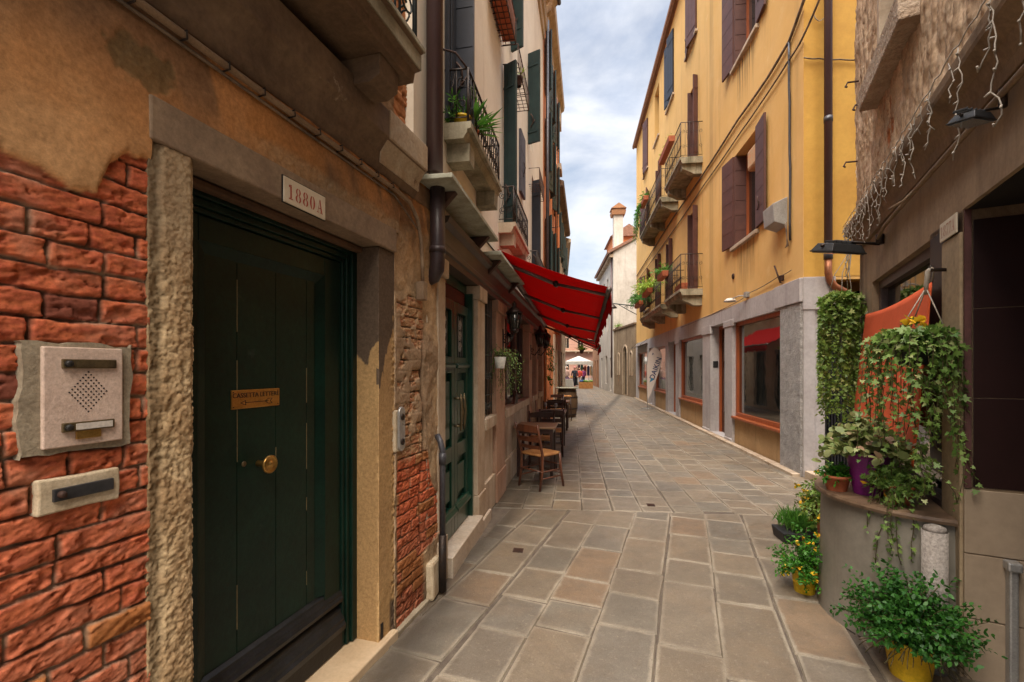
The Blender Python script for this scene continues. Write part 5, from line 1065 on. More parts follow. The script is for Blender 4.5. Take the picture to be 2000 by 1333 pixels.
# passage: reveal facing the camera, ceiling, far dark
m = MB(FD); m.box(.0, 3.2, -.5, .0, .985, 2.42); m.build('oxblood_reveal', M['brownrev'], hC)
m = MB(FD); m.box(.004, .03, .0, .012, .985, 2.42); m.build('reveal_edge', mk('worn_plum_edge', (.12, .05, .045), (.08, .035, .03), bump=.2), hC)
m = MB(FD); [m.box(.04+a*.9, .04+a*.9+.892, -.02, .0025, .99+b*.46, .99+b*.46+.456) for a in range(3) for b in range(3)]; m.build('boarding', M['brownrev'], hC, bevel=.002)
m = MB(FD)
for j in range(3):
    for i in range(4): m.box(.005+i*.75, .748+i*.75, -.3, .006, -.02+j*.334, .308+j*.334)
m.build('stone_panelling', M['beigetile'], hC, bevel=.003)
m = MB(FC); m.box(-4, -.002, -3.4, -.5, 2.425, 2.46); m.box(-4, -.002, -.5, -.02, 2.418, 2.424); m.build('passage_ceiling', M['dark'], hC)
m = MB(FC); m.box(-4.1, -3.9, -3.4, .3, -.02, 3); m.box(-4, 0, -3.5, -3.35, -.02, 3); m.build('passage_walls', M['brownrev'], hC)
gr = T('grab_rail', 'vertical steel guard rail fixed on the beige stone panels by the passage', 'rail', FD.W(.19, .03, .3)); m = MB(FD); m.box(.155, .19, .004, .055, .02, .63); m.build('rail', M['steel'], gr, bevel=.008); m = MB(FD); m.box(.145, .20, .004, .07, .60, .645); m.build('cap', M['steel'], gr, bevel=.008)
np_ = T('house_number_plate', 'pale tile with faint red number 1877A above the white hook on the right pillar', 'number plate', FC.W(.16, .02, 2.36)); m = MB(FC); m.box(.02, .262, .012, .020, 2.315, 2.42); m.build('plate', M['enamel'], np_, bevel=.003)
m = MB(FC)
for ch, sx_ in zip('1877A', (.226, .182, .142, .102, .058)): numeral(m, ch, FC, sx_, 2.367, .062, .0215, dirn=-1)
m.build('numerals', mk('faded_rose_paint', (.42, .17, .12), (.5, .32, .24), sc=60, bump=0), np_)
# conduit and floodlights
cd = T('cable_conduit', 'pale cable pipe running under the ledge of the right house', 'cable', FC.W(.6, .04, 2.74)); m = MB(FC); m.tube([(-2.5, .04, 2.75), (-.75, .04, 2.75), (.3, .045, 2.745), (1.0, .04, 2.745), (1.45, .04, 2.735), (1.58, .05, 2.68)], .014, 8); m.build('pipe', M['conduit'], cd)
m = MB(FC); m.tube([(.62, .04, 2.755), (.66, .09, 2.70), (.78, .14, 2.69)], .010, 6); m.build('branch', M['conduit'], cd)
def flood(lab, s, o, z, yaw, W_=.19, tilt=35, k=1.0):
    f = T('floodlight', lab, 'floodlight', FC.W(s, 0, z), 'floodlights under the ledge of the right house')
    c = Vector(FC.W(s, o, z)); a = R(yaw); F = Frame((c.x, c.y), (math.cos(a), math.sin(a)), (math.sin(a), -math.cos(a)))
    ct, st_ = math.cos(R(tilt)), math.sin(R(tilt)); L_ = lambda x, y, w: (x, y*ct-w*st_, z+y*st_+w*ct)
    def bx(m, x0, x1, y0, y1, w0, w1, tp=0):
        x0, x1, y0, y1, w0, w1, tp = [q*k for q in (x0, x1, y0, y1, w0, w1, tp)]
        P = [(x0, y0, w0), (x1, y0, w0), (x1, y1, w0), (x0, y1, w0), (x0+tp, y0+tp, w1), (x1-tp, y0+tp, w1), (x1-tp, y1-tp, w1), (x0+tp, y1-tp, w1)]
        m.add([F.W(*L_(*p)) for p in P], [(0,3,2,1), (4,5,6,7), (0,1,5,4), (1,2,6,5), (2,3,7,6), (3,0,4,7)])
    h = W_; m = MB(); bx(m, -h, h, -.115, .115, 0, .012); bx(m, -h+.006, h-.006, -.11, .11, .0121, .075, .03); 
    for i in range(5): bx(m, -h+.07+i*.05, -h+.08+i*.05, -.06, .06, .076, .10)
    m.build('housing', M['blackpot'], f, bevel=.004)
    m = MB(); bx(m, -h+.015, h-.015, -.10, .10, -.008, -.001); m.build('lens', mk('floodlight_glass', (.10, .13, .15), (.08, .10, .12), rough=.08, bump=0, spec=1), f)
    m = MB(); A = FC.W(s, .03, z+.04); m.tube([A, F.W(*L_(0, .05*k, .10*k)), F.W(*L_(-h*k, 0, .05*k))], .012*k, 6); m.tube([F.W(*L_(0, .05*k, .10*k)), F.W(*L_(h*k, 0, .05*k))], .012*k, 6); m.tube([A, tuple(Vector(A)+Vector((0, 0, .08)))], .03*k, 8); m.build('bracket', M['iron'], f)
    return f
flood('black floodlight with glass face at the far end of the ledge by the yellow wall', 1.62, .32, 2.60, 200, .18, 15)
flood('small black floodlight under the ledge above the passage opening', -.52, .13, 2.66, 200, .13, 10, .48)
# icicle lights
il = T('icicle_lights', 'string of white icicle lights hanging from the ledge of the right house', 'string lights', FC.W(1, .12, 3.05)); m = MB(FC); bm_ = MB(FC); rl = random.Random(9)
P = []
for i in range(60): s = -.9+i*.06; P.append((s, .135+.01*rl.random(), 3.06+.02*rl.random()))
m.tube(P, .0035, 4)
drops = [(-.95, .35), (-.76, .55), (-.70, .25), (.02, .22), (.45, .34), (.50, .18), (.95, .22), (1.05, .40), (1.65, .42), (1.85, .2), (-.42, .50), (-.30, .22), (-.05, .30), (.10, .16), (.22, .38), (.30, .20), (.62, .26), (.68, .22), (.85, .30), (1.18, .36), (1.30, .32), (1.45, .40), (1.52, .18), (1.75, .34), (1.95, .30), (2.1, .38), (2.22, .2)]+[(2.3+.055*k, rl.uniform(.2, .6)) for k in range(6)]
for s, L_ in drops:
    q = [(s, .14, 3.05)]; z = 3.05; n = int(L_/.035)
    for k in range(n): z -= .035; q.append((q[-1][0]+rl.uniform(-.018, .018), .14+rl.uniform(-.012, .012), z))
    m.tube(q, .0028, 4) if False else None
    bm_ = MB(FC); bm_.tube(q, .0028, 4)
    for k in range(1, len(q), 2): a = rl.choice((-1, 1)); p = q[k]; bm_.tube([p, (p[0]+a*.022, p[1]+.01, p[2]+rl.uniform(-.02, .014))], .0042, 5)
    bm_.build('strand', M['wire'], il)
m.build('wire', M['wire'], il)
# hook and banner
hk = T('wall_hook', 'white rope hung on a hook on the right pillar above the ivy', 'hook', FC.W(.193, .02, 2.15)); m = MB(FC); m.tube([(.19, .01, 2.15), (.19, .075, 2.155), (.19, .08, 2.18)], .010, 6); m.build('hook', M['iron'], hk)
m = MB(FC); m.tube([(.19, .07, 2.17), (.20, .085, 2.15), (.215, .09, 2.08), (.22, .09, 2.02)], [.012, .014, .012, .008], 6)
for e in ((.40, .12, 1.83), (.27, .2, 1.82), (.16, .22, 1.82), (.10, .05, 1.84)): m.tube([(.22, .09, 2.06), e], .0035, 4)
m.build('rope', M['wire'], hk)
bn = T('banner', 'burnt orange cloth banner stretched across the shop window behind the ivy', 'banner', FC.W(1.2, .05, 1.6)); n = 40; kz = 26; vs = []
for i in range(n+1):
    u = i/n; s = .275+(2.06-.275)*u; zt = 2.10-.03*math.sin(math.pi*u); s2 = .28+(2.28-.28)*u
    for j in range(kz+1): v = j/kz; z = zt+(1.02+.10*u-zt)*v; ss = s+(s2-s)*v; vs.append(FC.W(ss, .05+.05*v+.010*math.sin(u*9+v*2)*v+.005*math.sin((u+v)*15)*v+.02*v, z))
fs = [(i*(kz+1)+j, (i+1)*(kz+1)+j, (i+1)*(kz+1)+j+1, i*(kz+1)+j+1) for i in range(n) for j in range(kz)]
m = MB(); m.add(vs, fs, True); ob = m.build('cloth', M['banner'], bn); sm = ob.modifiers.new('s', 'SOLIDIFY'); sm.thickness = .003
m = MB(FC); m.tube([(2.06, .05, 2.10), (2.14, .02, 2.13)], .004, 4); m.tube([(.275, .05, 2.10), (.2, .06, 2.16)], .004, 4); m.build('tie', M['wire'], bn)
# half round counter
ct = T('counter', 'half round grey metal counter with a worn wooden top against the right house', 'counter', FC.W(.6, .2, 0)); m = MB()
def darc(r, z, n=26): return [FC.W(.6+r*math.cos(math.pi*i/n), r*math.sin(math.pi*i/n)*1.0+.005, z) for i in range(n+1)]
N = 27; vs = []; rings_ = [(.565, 0), (.56, .02), (.55, .3), (.545, .6), (.54, .765)]
for r, z in rings_: vs += darc(r, z)
fs = [(i*N+k, i*N+k+1, (i+1)*N+k+1, (i+1)*N+k) for i in range(len(rings_)-1) for k in range(N-1)]
m.add(vs, fs, True); m.build('drum', M['greycan'], ct)
m = MB(); vs = darc(.575, .768)+darc(.58, .785)+darc(.575, .80); fs = [(i*N+k, i*N+k+1, (i+1)*N+k+1, (i+1)*N+k) for i in range(2) for k in range(N-1)]+[tuple(range(2*N, 3*N)), tuple(range(N))[::-1]]
m.add(vs, fs, False); m.build('wooden_top', M['counter'], ct)
gp_ = T('granite_post', 'short speckled granite post between the grey counter and the passage corner', 'post', FC.W(.0, .11, 0)); m = MB(); m.tube([FC.W(.0, .11, 0), FC.W(.0, .11, .74)], .055, 14); m.build('shaft', M['granite'], gp_); MB().lathe(FC.W(.0, .11, .74), [(.052, 0), (.045, .02), (.02, .03)], 14).build('cap', M['granite'], gp_)
# ================================================================== plants
M['bushd'] = leafm('feathery_green_leaves', (.02, .095, .012), (.05, .17, .02))
IVY = [(0, 0), (.34, -.12), (.52, .10), (.26, .26), (.42, .62), (.14, .52), (0, 1.0), (-.14, .52), (-.42, .62), (-.26, .26), (-.52, .10), (-.34, -.12)]
OVAL = [(0, 0), (.24, .22), (.28, .5), (.17, .8), (0, 1), (-.17, .8), (-.28, .5), (-.24, .22)]
THIN = [(0, 0), (.11, .3), (.10, .65), (0, 1), (-.10, .65), (-.11, .3)]
ROUND = [(.35*math.sin(a), .45-.45*math.cos(a)) for a in [2*math.pi*k/8 for k in range(8)]]
def leafmesh(items, shape, name, mat, parent):
    """items: (position, direction of the midrib, normal hint, size); every leaf is a face of its own, gently folded"""
    T_ = np.array(shape); n = len(T_); P = np.array([i[0] for i in items]); D = np.array([i[1] for i in items], float); Nn = np.array([i[2] for i in items], float); S = np.array([i[3] for i in items])
    D /= np.linalg.norm(D, axis=1, keepdims=True)+1e-9; X = np.cross(D, Nn); X /= np.linalg.norm(X, axis=1, keepdims=True)+1e-9; Z = np.cross(X, D)
    off = np.array(root_off(parent)); fold = .22*np.abs(T_[:, 0])-.18*T_[:, 1]**2
    V = P[:, None]+S[:, None, None]*(X[:, None]*T_[None, :, :1]+D[:, None]*T_[None, :, 1:]+Z[:, None]*fold[None, :, None])-off
    me = bpy.data.meshes.new(name); V = V.reshape(-1, 3); me.vertices.add(len(V)); me.vertices.foreach_set('co', V.ravel()); L = len(V)
    me.loops.add(L); me.loops.foreach_set('vertex_index', np.arange(L, dtype=np.int32)); k = len(items)
    me.polygons.add(k); me.polygons.foreach_set('loop_start', np.arange(0, L, n, dtype=np.int32)); me.polygons.foreach_set('loop_total', np.full(k, n, np.int32)); me.update(calc_edges=True); me.validate()
    return _link(name, me, mat, parent)
rv = lambda r: Vector((r.gauss(0, 1), r.gauss(0, 1), r.gauss(0, 1)))
def strand(r, p, d, L, step, size, items, stems, grav=.35, wob=.35, back=None, thr=None):
    q = [Vector(p)]; d = Vector(d).normalized(); n = int(L/step)
    for k in range(n):
        d = (d+Vector((0, 0, -grav))+rv(r)*wob*.3).normalized(); q.append(q[-1]+d*step)
        side = d.cross(rv(r)).normalized(); out = (side+(back or Vector((0, 0, .3)))*1.1).normalized()
        ld = (side*.8+d*.45+(back or Vector((0, 0, 0)))*.5+Vector((0, 0, -.25))).normalized()
        items.append((q[-1]+side*.005, ld, (out+rv(r)*.45), size*r.uniform(.55, 1.2)*(1-.35*k/max(n, 1))))
    stems.append([tuple(x) for x in q])
def finish(t_, items, stems, shape, lm, name='foliage', sm='stem', r=.0022):
    leafmesh(items, shape, name, M[lm], t_)
    if stems:
        m = MB(); [m.tube(s[::2] if len(s) > 6 else s, r, 3) for s in stems if len(s) > 1]; m.build('stems', M[sm], t_)
def pot(t_, c, r0, r1, h, mat, ribs=False, rim=True):
    pr_ = [(r0, 0)]
    if ribs: pr_ += [(r0+(r1-r0)*k/16+(.003 if k % 2 else 0), h*k/16) for k in range(1, 16)]
    pr_ += [(r1, h-.02 if rim else h)]+([(r1+.008, h-.02), (r1+.010, h)] if rim else [])+[(r1-.008, h), (r1-.012, h-.02)]
    MB().lathe(c, pr_, 22, caps=False).build('pot', M[mat], t_); MB().lathe((c[0], c[1], c[2]+h-.025), [(.001, 0), (r1-.010, .0)], 16).build('soil', M['soil'], t_)
# left hanging ivy
r = random.Random(21); iv = T('hanging_ivy', 'dense column of ivy hanging from ropes at the far corner of the right house', 'hanging plant', FC.W(2.36, .2, 2.2)); items = []; stems = []
for k in range(100):
    a = r.uniform(-.6, 2*math.pi-.6); rr_ = r.uniform(.5, 1); kk = 1+.25*math.sin(3*a+1); c = (2.36+.19*rr_*kk*math.cos(a), .20+.15*rr_*kk*math.sin(a)); top = 2.27+r.uniform(-.05, .06)
    out = FC.d*math.cos(a)+FC.n*math.sin(a)
    strand(r, FC.W(c[0], c[1], top), out*.35+Vector((0, 0, .1)), r.choice([.4, .7, 1.0, 1.15, 1.22]), .028, .052, items, [] if k % 4 else stems, .8, .30, out*.9)
for k in range(380):
    a = r.uniform(0, 2*math.pi); q = math.sqrt(r.random()); p = Vector(FC.W(2.36+.2*q*math.cos(a), .2+.17*q*math.sin(a), 2.28+.07*(1-q)+r.uniform(-.03, .03))); items.append((p, rv(r)+Vector((0, 0, .2)), Vector((0, 0, 1))+rv(r)*.5, r.uniform(.035, .06)))
finish(iv, items, stems, IVY, 'ivy')
m = MB(FC)
for e in ((2.25, .12, 2.3), (2.4, .3, 2.32), (2.48, .12, 2.3), (2.36, .2, 1.75)): m.tube([(2.40, .10, 2.80), ((2.40+e[0])/2+.01, e[1]*.6+.06, 2.55), e], .004, 4)
m.build('ropes', M['wire'], iv); m = MB(FC); MB().lathe(FC.W(2.36, .2, 2.08), [(.07, 0), (.12, .15)], 12).build('basket', M['blackpot'], iv)
# right hanging ivy (looser, with long trails)
r = random.Random(5); iv = T('hanging_ivy', 'loose ivy with long trailing strands hanging from the white rope on the right pillar', 'hanging plant', FC.W(.2, .2, 1.8)); items = []; stems = []; cs, co_ = .12, .17
for k in range(84):
    a = r.uniform(0, 2*math.pi); q = r.uniform(.35, 1); out = FC.d*math.cos(a)+FC.n*math.sin(a); L_ = r.choice([.2, .3, .4, .5, .65, .8, .95])*r.uniform(.8, 1.1)
    strand(r, FC.W(cs+.13*q*math.cos(a), co_+.12*q*math.sin(a), 1.79+r.uniform(-.03, .03)), out*.35+Vector((0, 0, .2)), L_, .030, .044, items, stems, .5, .5, out*.8)
for k in range(330):
    a = r.uniform(0, 2*math.pi); q = math.sqrt(r.random()); p = Vector(FC.W(cs+.155*q*math.cos(a), co_+.15*q*math.sin(a), 1.78+.06*(1-q)+r.uniform(-.09, .02))); items.append((p, rv(r)+Vector((0, 0, -.1)), Vector((0, 0, 1))+rv(r)*.6+(FC.n*math.sin(a)), r.uniform(.04, .07)))
for k in range(14):                       # trails reaching out in front of the passage
    strand(r, FC.W(.06, .16, r.uniform(1.0, 1.7)), -FC.d*1.0+FC.n*r.uniform(-.2, .3)+Vector((0, 0, .3)), r.uniform(.18, .42), .03, .045, items, stems, .28, .7)
finish(iv, items, stems, IVY, 'ivyd')
MB().lathe(FC.W(cs, co_, 1.62), [(.07, 0), (.12, .14), (.125, .15)], 14).build('basket', M['blackpot'], iv)
fi = [(Vector(FC.W(cs+r.uniform(-.06, .05), co_+.0+r.uniform(-.05, .05), 1.85+r.uniform(0, .02))), rv(r)+Vector((0, 0, .4)), Vector((0, 0, 1))+rv(r)*.3, .05) for _ in range(14)]+[(Vector(FC.W(.30+r.uniform(-.16, .16), .30+r.uniform(-.04, .05), .93+r.uniform(-.06, .05))), rv(r), FC.n+rv(r)*.4, .045) for _ in range(16)]
leafmesh(fi, ROUND, 'yellow_leaves', M['yflower'], iv)
def bush(c, R_, H, n, size, shape, lm, t_, r, arc=.5, per=14, flowers=0, fm='yflower', up=1.0, fsz=.02, zmin=-9):
    items = []; stems = []; fl = []
    for k in range(n):
        a = r.uniform(0, 2*math.pi); e = r.random()**.6; d = Vector((math.cos(a)*e, math.sin(a)*e, up*(1.25-e)+.15)).normalized(); L_ = (R_*e+H*(1-e))*r.uniform(.75, 1.15); q = [Vector(c)+Vector((r.uniform(-.03, .03), r.uniform(-.03, .03), 0))]; st = L_/per
        for j in range(per):
            d = (d+Vector((0, 0, -arc*.16))+rv(r)*.10).normalized(); q.append(q[-1]+d*st)
            if j > per*.2 and q[-1].z > zmin:
                for w in range(2): s_ = d.cross(rv(r)).normalized(); items.append((q[-1], s_*.8+d*.6, Vector((0, 0, 1))+rv(r)*.6+d*.2, size*r.uniform(.6, 1.2)))
        if k % 3 == 0: stems.append([tuple(x) for x in q])
        if flowers and r.random() < flowers: 
            for w in range(5): fl.append((q[-1]+rv(r)*.006, rv(r), Vector((0, 0, 1))+rv(r)*.5, fsz*r.uniform(.8, 1.2)))
    finish(t_, items, stems, shape, lm)
    if fl: leafmesh(fl, ROUND, 'flowers', M[fm], t_)
def potplant(lab, c, r0, r1, h, pm, R_, H, n, size, shape, lm, seed, ribs=False, name='potted_plant', cat='potted plant', group=None, **kw):
    t_ = T(name, lab, cat, c, group); pot(t_, c, r0, r1, h, pm, ribs); bush((c[0], c[1], c[2]+h-.03), R_, H, n, size, shape, lm, t_, random.Random(seed), **kw); return t_
potplant('big feathery green bush in a yellow pot at the foot of the grey counter', (1.735, 2.63, 0), .085, .110, .20, 'yellowpot', .25, .40, 560, .026, OVAL, 'bushd', 31, arc=.55, per=15, zmin=.215)
potplant('yellow flowered green plant in a small yellow pot left of the grey counter', (1.64, 3.52, 0), .065, .085, .17, 'yellowpot', .15, .36, 130, .024, OVAL, 'bush', 32, arc=.5, flowers=.28, fsz=.026)
potplant('leafy plant with many yellow flowers behind the grey counter', (2.10, 4.02, 0), .10, .13, .50, 'terracotta', .24, .34, 130, .036, OVAL, 'ivy', 33, arc=.8, flowers=.4, fsz=.034)
potplant('pale green begonia in a ribbed purple pot on the grey counter', (1.862, 3.19, .80), .075, .118, .27, 'purple', .26, .22, 75, .058, ROUND, 'palev', 34, ribs=True, arc=.4, per=8)
potplant('low green plant in a small terracotta pot left of the purple pot', (1.715, 3.26, .80), .055, .073, .10, 'terracotta', .10, .10, 70, .026, OVAL, 'bush', 35, per=8)
t_ = potplant('pale variegated ivy trailing from a terracotta pot right of the purple pot', (1.905, 2.985, .80), .055, .072, .11, 'terracotta', .16, .14, 60, .034, IVY, 'ivyd', 36, per=8)
items = []; stems = []; r = random.Random(8)
for k in range(16): strand(r, (1.905+r.uniform(-.07, .05), 2.985+r.uniform(-.08, .05), .93), Vector((-.7+r.uniform(-.4, .4), -.6, .3)), r.uniform(.25, .55), .026, .038, items, stems, .42, .5)
finish(t_, items, stems, IVY, 'limeleaf' if False else 'ivyd', 'trailing_leaves')
tr = T('plant_tray', 'bright grassy plants in a black plastic tray on the paving left of the counter', 'plant tray', (2.08, 4.55, 0)); m = MB(); m.box(1.90, 2.24, 4.44, 4.68, .0, .10, taper=-.015); m.build('tray', M['blackpot'], tr, bevel=.01); r = random.Random(3)
items = [(Vector((r.gauss(2.06, .06), r.gauss(4.56, .05), .10+r.uniform(0, .05))), Vector((r.gauss(0, .35), r.gauss(0, .35), 1)), rv(r), r.uniform(.10, .19)) for _ in range(900)]; leafmesh(items, [(0, 0), (.035, .4), (.0, 1), (-.035, .4)], 'grassy_leaves', M['grass'], tr)
items = [(Vector((2.2+r.uniform(-.06, .06), 4.52+r.uniform(-.06, .06), .10+r.uniform(0, .14))), rv(r)+Vector((0, 0, .5)), Vector((0, 0, 1))+rv(r)*.5, r.uniform(.02, .05)) for _ in range(200)]; leafmesh(items, OVAL, 'small_leaves', M['ivy'], tr)
# balcony plants and others
t_ = T('hanging_pot', 'white pot with trailing stringy plant hung on the grille window', 'hanging pot', FB.W(5.05, .08, 1.62)); c = FB.W(5.1, .11, 1.60); MB().lathe(c, [(.05, 0), (.068, .13), (.060, .13)], 14, caps=False).build('pot', M['whitepot'], t_); items = []; stems = []; r = random.Random(4)
for k in range(46): strand(r, (c[0]+r.uniform(-.05, .06), c[1]+r.uniform(-.04, .12), c[2]+.14), Vector((r.uniform(-.2, .6), r.uniform(-.2, .9), .9)), r.uniform(.15, .65), .03, .05, items, stems, .42, .5)
finish(t_, items, stems, THIN, 'ivyd')
potplant('spiky green palm like plant in a yellow pot on the nearest iron balcony', FB.W(3.55, .10, 3.477), .05, .07, .12, 'yellowpot', .20, .25, 16, .05, THIN, 'grass', 50, name='balcony_plant')
def spiky(lab, c, n, L_, lm, seed, potmat=None):
    r = random.Random(seed); t_ = T('balcony_plant', lab, 'potted plant', c)
    if potmat: pot(t_, c, .05, .07, .12, potmat)
    items = [(Vector(c)+Vector((r.gauss(0, .025), r.gauss(0, .03), .10)), Vector((r.gauss(0, .75), r.gauss(0, .75), .75)), Vector((0, 0, 1))+rv(r)*.3, L_*r.uniform(.5, 1.1)) for _ in range(n)]
    leafmesh(items, [(0, 0), (.045, .35), (.03, .75), (0, 1), (-.03, .75), (-.045, .35)], 'blades', M[lm], t_); return t_
spiky('spiky green plant beside the yellow pot on the nearest iron balcony', FB.W(3.75, .11, 3.477), 90, .34, 'grass', 51, 'terracotta')
spiky('small green plant in the wire cage high on the cream wall', FB.W(6.35, .12, 5.56), 50, .16, 'limeleaf', 53, 'brownwood')
def trough(lab, fr, s0, s1, o, z, seed, R_=.22, H=.25, n=90, lm='grass', shape=THIN, sz=.07, pm='terracotta', fl=0):
    t_ = T('planter_box', lab, 'planter box', fr.W((s0+s1)/2, o, z)); m = MB(fr); m.box(s0, s1, o-.08, o+.08, z, z+.16, taper=-.012); m.build('trough', M[pm], t_, bevel=.01); r = random.Random(seed)
    k = max(2, int((s1-s0)/.3))
    items = []
    for i in range(k):
        c = Vector(fr.W(s0+(s1-s0)*(i+.5)/k, o, z+.15))
        for j in range(n//k): 
            d = Vector((r.gauss(0, .7), r.gauss(0, .7), .8)).normalized(); p = c+Vector((r.uniform(-.06, .06), r.uniform(-.14, .14), 0)); L_ = r.uniform(.5, 1)*H
            for q in range(4): p = p+d*L_/4; d = (d+Vector((0, 0, -.22))).normalized(); items.append((p, d+rv(r)*.5, Vector((0, 0, 1))+rv(r)*.5, sz*r.uniform(.6, 1.2)))
    leafmesh(items, shape, 'foliage', M[lm], t_); return t_
trough('terracotta trough with pale dry plants hung on the upper near balcony of the yellow building', FY, 13.0, 14.5, .68, 7.85, 60, n=60, lm='limeleaf', sz=.05, H=.15)
t_ = trough('terracotta trough with bright green trailing plant on the upper far balcony of the yellow building', FY, 17.5, 18.5, .68, 7.9, 61, lm='bush', sz=.09)
items = []; stems = []; r = random.Random(6)
for k in range(40): strand(r, FY.W(18.4+r.uniform(-.3, .3), .72, 8.0), -Vector((1, 0, 0)), r.uniform(.5, 1.5), .07, .13, items, stems, .6, .4)
finish(t_, items, stems, THIN, 'bush', 'trailing_leaves')
trough('terracotta trough with green ferns on the lower near balcony of the yellow building', FY, 14.0, 14.9, .66, 4.35, 62, n=80, sz=.12, H=.3)
trough('terracotta trough on the floor of the lower near balcony of the yellow building', FY, 12.6, 13.3, .45, 3.72, 63, n=10, sz=.05, H=.1)
trough('long trough of lush green ferns on the lower far balcony of the yellow building', FY, 16.6, 18.0, .68, 4.3, 64, n=240, sz=.16, H=.5, lm='limeleaf')
trough('last trough of overflowing green ferns on the lower far balcony of the yellow building', FY, 18.6, 20.0, .70, 4.15, 65, n=220, sz=.16, H=.45, lm='grass')
t_ = T('climbing_plant', 'light green climbing plant on the last pilaster of the pub', 'climbing plant', FB.W(11.2, .1, .3)); items = []; stems = []; r = random.Random(77)
for k in range(26): z = r.uniform(1.3, 2.3); strand(r, FB.W(11.25+r.uniform(-.1, .1), .08, z), FB.n+Vector((0, 0, .2)), r.uniform(.15, .4), .035, .07, items, stems, .25, .6)
MB(FB).tube([(11.22, .07, .3), (11.25, .08, 1.2), (11.2, .09, 2.35)], .012, 5).build('stem', M['stem'], t_); finish(t_, items, stems, OVAL, 'bush')
spiky('yellowish flowering basket hanging below the small red awning', FB.W(15.6, .9, 2.1), 120, .25, 'limeleaf', 78, 'brownwood')
# advertising flag
fg_ = T('feather_flag', 'white teardrop advertising flag with navy lettering standing on the lane', 'flag', (2.86, 18.4, 0))
FF = Frame((2.86, 18.4), (.96, -.28), (-.28, -.96))
m = MB(FF); m.tube([(0, 0, .02), (-.02, 0, .9), (-.03, 0, 1.7), (.03, 0, 2.2), (.22, 0, 2.42), (.42, 0, 2.36)], .012, 6); m.build('pole', M['steel'], fg_); m = MB(FF); m.tube([(-.25, 0, .02), (.25, 0, .02)], .012, 5); m.tube([(0, -.25, .02), (0, .25, .02)], .012, 5); m.build('foot', M['steel'], fg_)
m = MB(FF); m.slab([(.0, .35), (-.02, 1.0), (-.03, 1.7), (.03, 2.18), (.13, 2.35), (.24, 2.41), (.40, 2.36), (.52, 2.18), (.545, 2.0), (.50, 1.75), (.40, 1.4), (.26, 1.0), (.12, .6)], -.004, .004); fl_ = m.build('cloth', M['flag'], fg_)
text('DAIKIN', FF, .31, 1.60, .006, .27, M['bluepaint'], fl_, rot=R(71), bold=.004)
m = MB(FF); m.slab([(.07, 1.05), (.25, 1.16), (.14, 1.24)], .004, .007); m.build('triangle_mark', mk('pale_blue_print', (.06, .25, .42), bump=0), fl_)
m = MB(FF); m.slab([(.16, 2.10), (.20, 2.22), (.26, 2.12), (.22, 2.16)], .004, .007); m.build('emblem', M['bluepaint'], fl_)
# street lamp arm on the far corner
sl_ = T('lamp_bracket', 'wrought iron lamp bracket reaching over the lane from the far corner of the yellow building', 'lamp bracket', (3.3, 25.1, 4.9)); m = MB(); m.tube([(3.35, 25.2, 4.95), (2.1, 25.2, 5.12)], .03, 6); m.tube([(3.35, 25.2, 4.5), (2.9, 25.2, 4.75), (2.4, 25.2, 5.05)], .022, 5)
for cx in (3.1, 2.8): m.tube([(cx+a, 25.2, b) for a, b in scrollpts(0, 4.88, .11)], .015, 5)
m.build('arm', mk('green_black_iron', (.03, .05, .04), (.02, .03, .03), rough=.5), sl_); MB().lathe((2.1, 25.2, 4.86), [(.22, 0), (.2, .06), (.05, .2), (.04, .28)], 12).build('shade', M['iron'], sl_)
# ================================================================== houses at the far right
FW1 = Frame((2.52, 29.8), (-.45, 8), (-8, -.45)); FW2 = Frame((2.52, 29.8), (1, 0), (0, -1))
hW = T('white_house', 'tall old white plastered house with chimney beyond the yellow building', 'house', (2.6, 31, 0))
wh = [(s, s+.7, z, z+1.3) for z in (4.2, 6.6) for s in (.8, 2.6, 4.6, 6.6)]+[(1.0, 1.8, .1, 2.3), (3.2, 4.2, .5, 2.5), (6, 6.8, .1, 2.4)]
holewall(FW1, 0, 8.2, 0, 9.0, wh, 'wall', M['white'], hW)
for h in wh: window(FW1, *h, hW, M['brownwood'], .14)
m = MB(FW2); m.slab([(-.02, 0), (3.2, 0), (3.2, 10.9), (-.02, 9.1)], -.3, .0); m.build('gable_wall', M['white'], hW)
m = MB(FW1); m.prism([(.35, 8.95), (.4, 9.1), (-3.2, 11.0), (-3.2, 10.8)], -.15, 8.3); m.build('roof', M['roof'], hW); [MB(FW1).box(i*.5, i*.5+.2, 0, .25, 8.75, 8.95).build('eaves_bracket', M['istria'], hW) for i in range(17)]
m = MB(FW1); m.box(.9, 1.5, -.75, -.15, 9.0, 11.75); ch = m.build('chimney', M['white'], hW); m = MB(FW1); m.box(.78, 1.62, -.87, -.03, 11.75, 12.0, taper=-.05); [m.box(.8+i*.2, .9+i*.2, -.85, -.05, 12.0, 12.15) for i in range(4)]; m.prism([(-.95, 12.15), (.05, 12.15), (-.45, 12.5)], .72, 1.68); m.build('cap', M['farbrick'], ch)
m = MB(FW1); m.box(3.2, 6.6, -2.6, -.4, 9.0, 11.0); at_ = m.build('attic', M['orange'], hW); m = MB(FW1); m.prism([(-.2, 10.95), (-2.8, 10.95), (-1.5, 11.8)], 3.0, 6.8); m.build('attic_roof', M['roof'], at_); m = MB(FW1); m.box(7.0, 8.0, -1.6, -.3, 8.9, 10.3); m.build('attic_turret', M['white'], at_)
m = MB(FW1); m.tube([(.4, .08, 8.9), (.4, .08, 1)], .05, 6); m.build('downpipe', M['pipe'], hW)
FL = Frame((3.28, 25.4), (-.74, 4.4), (-4.4, -.74)); hL = T('low_outbuilding', 'low brown plastered building with narrow arched openings below the white house', 'outbuilding', FL.W(2, 0, 0))
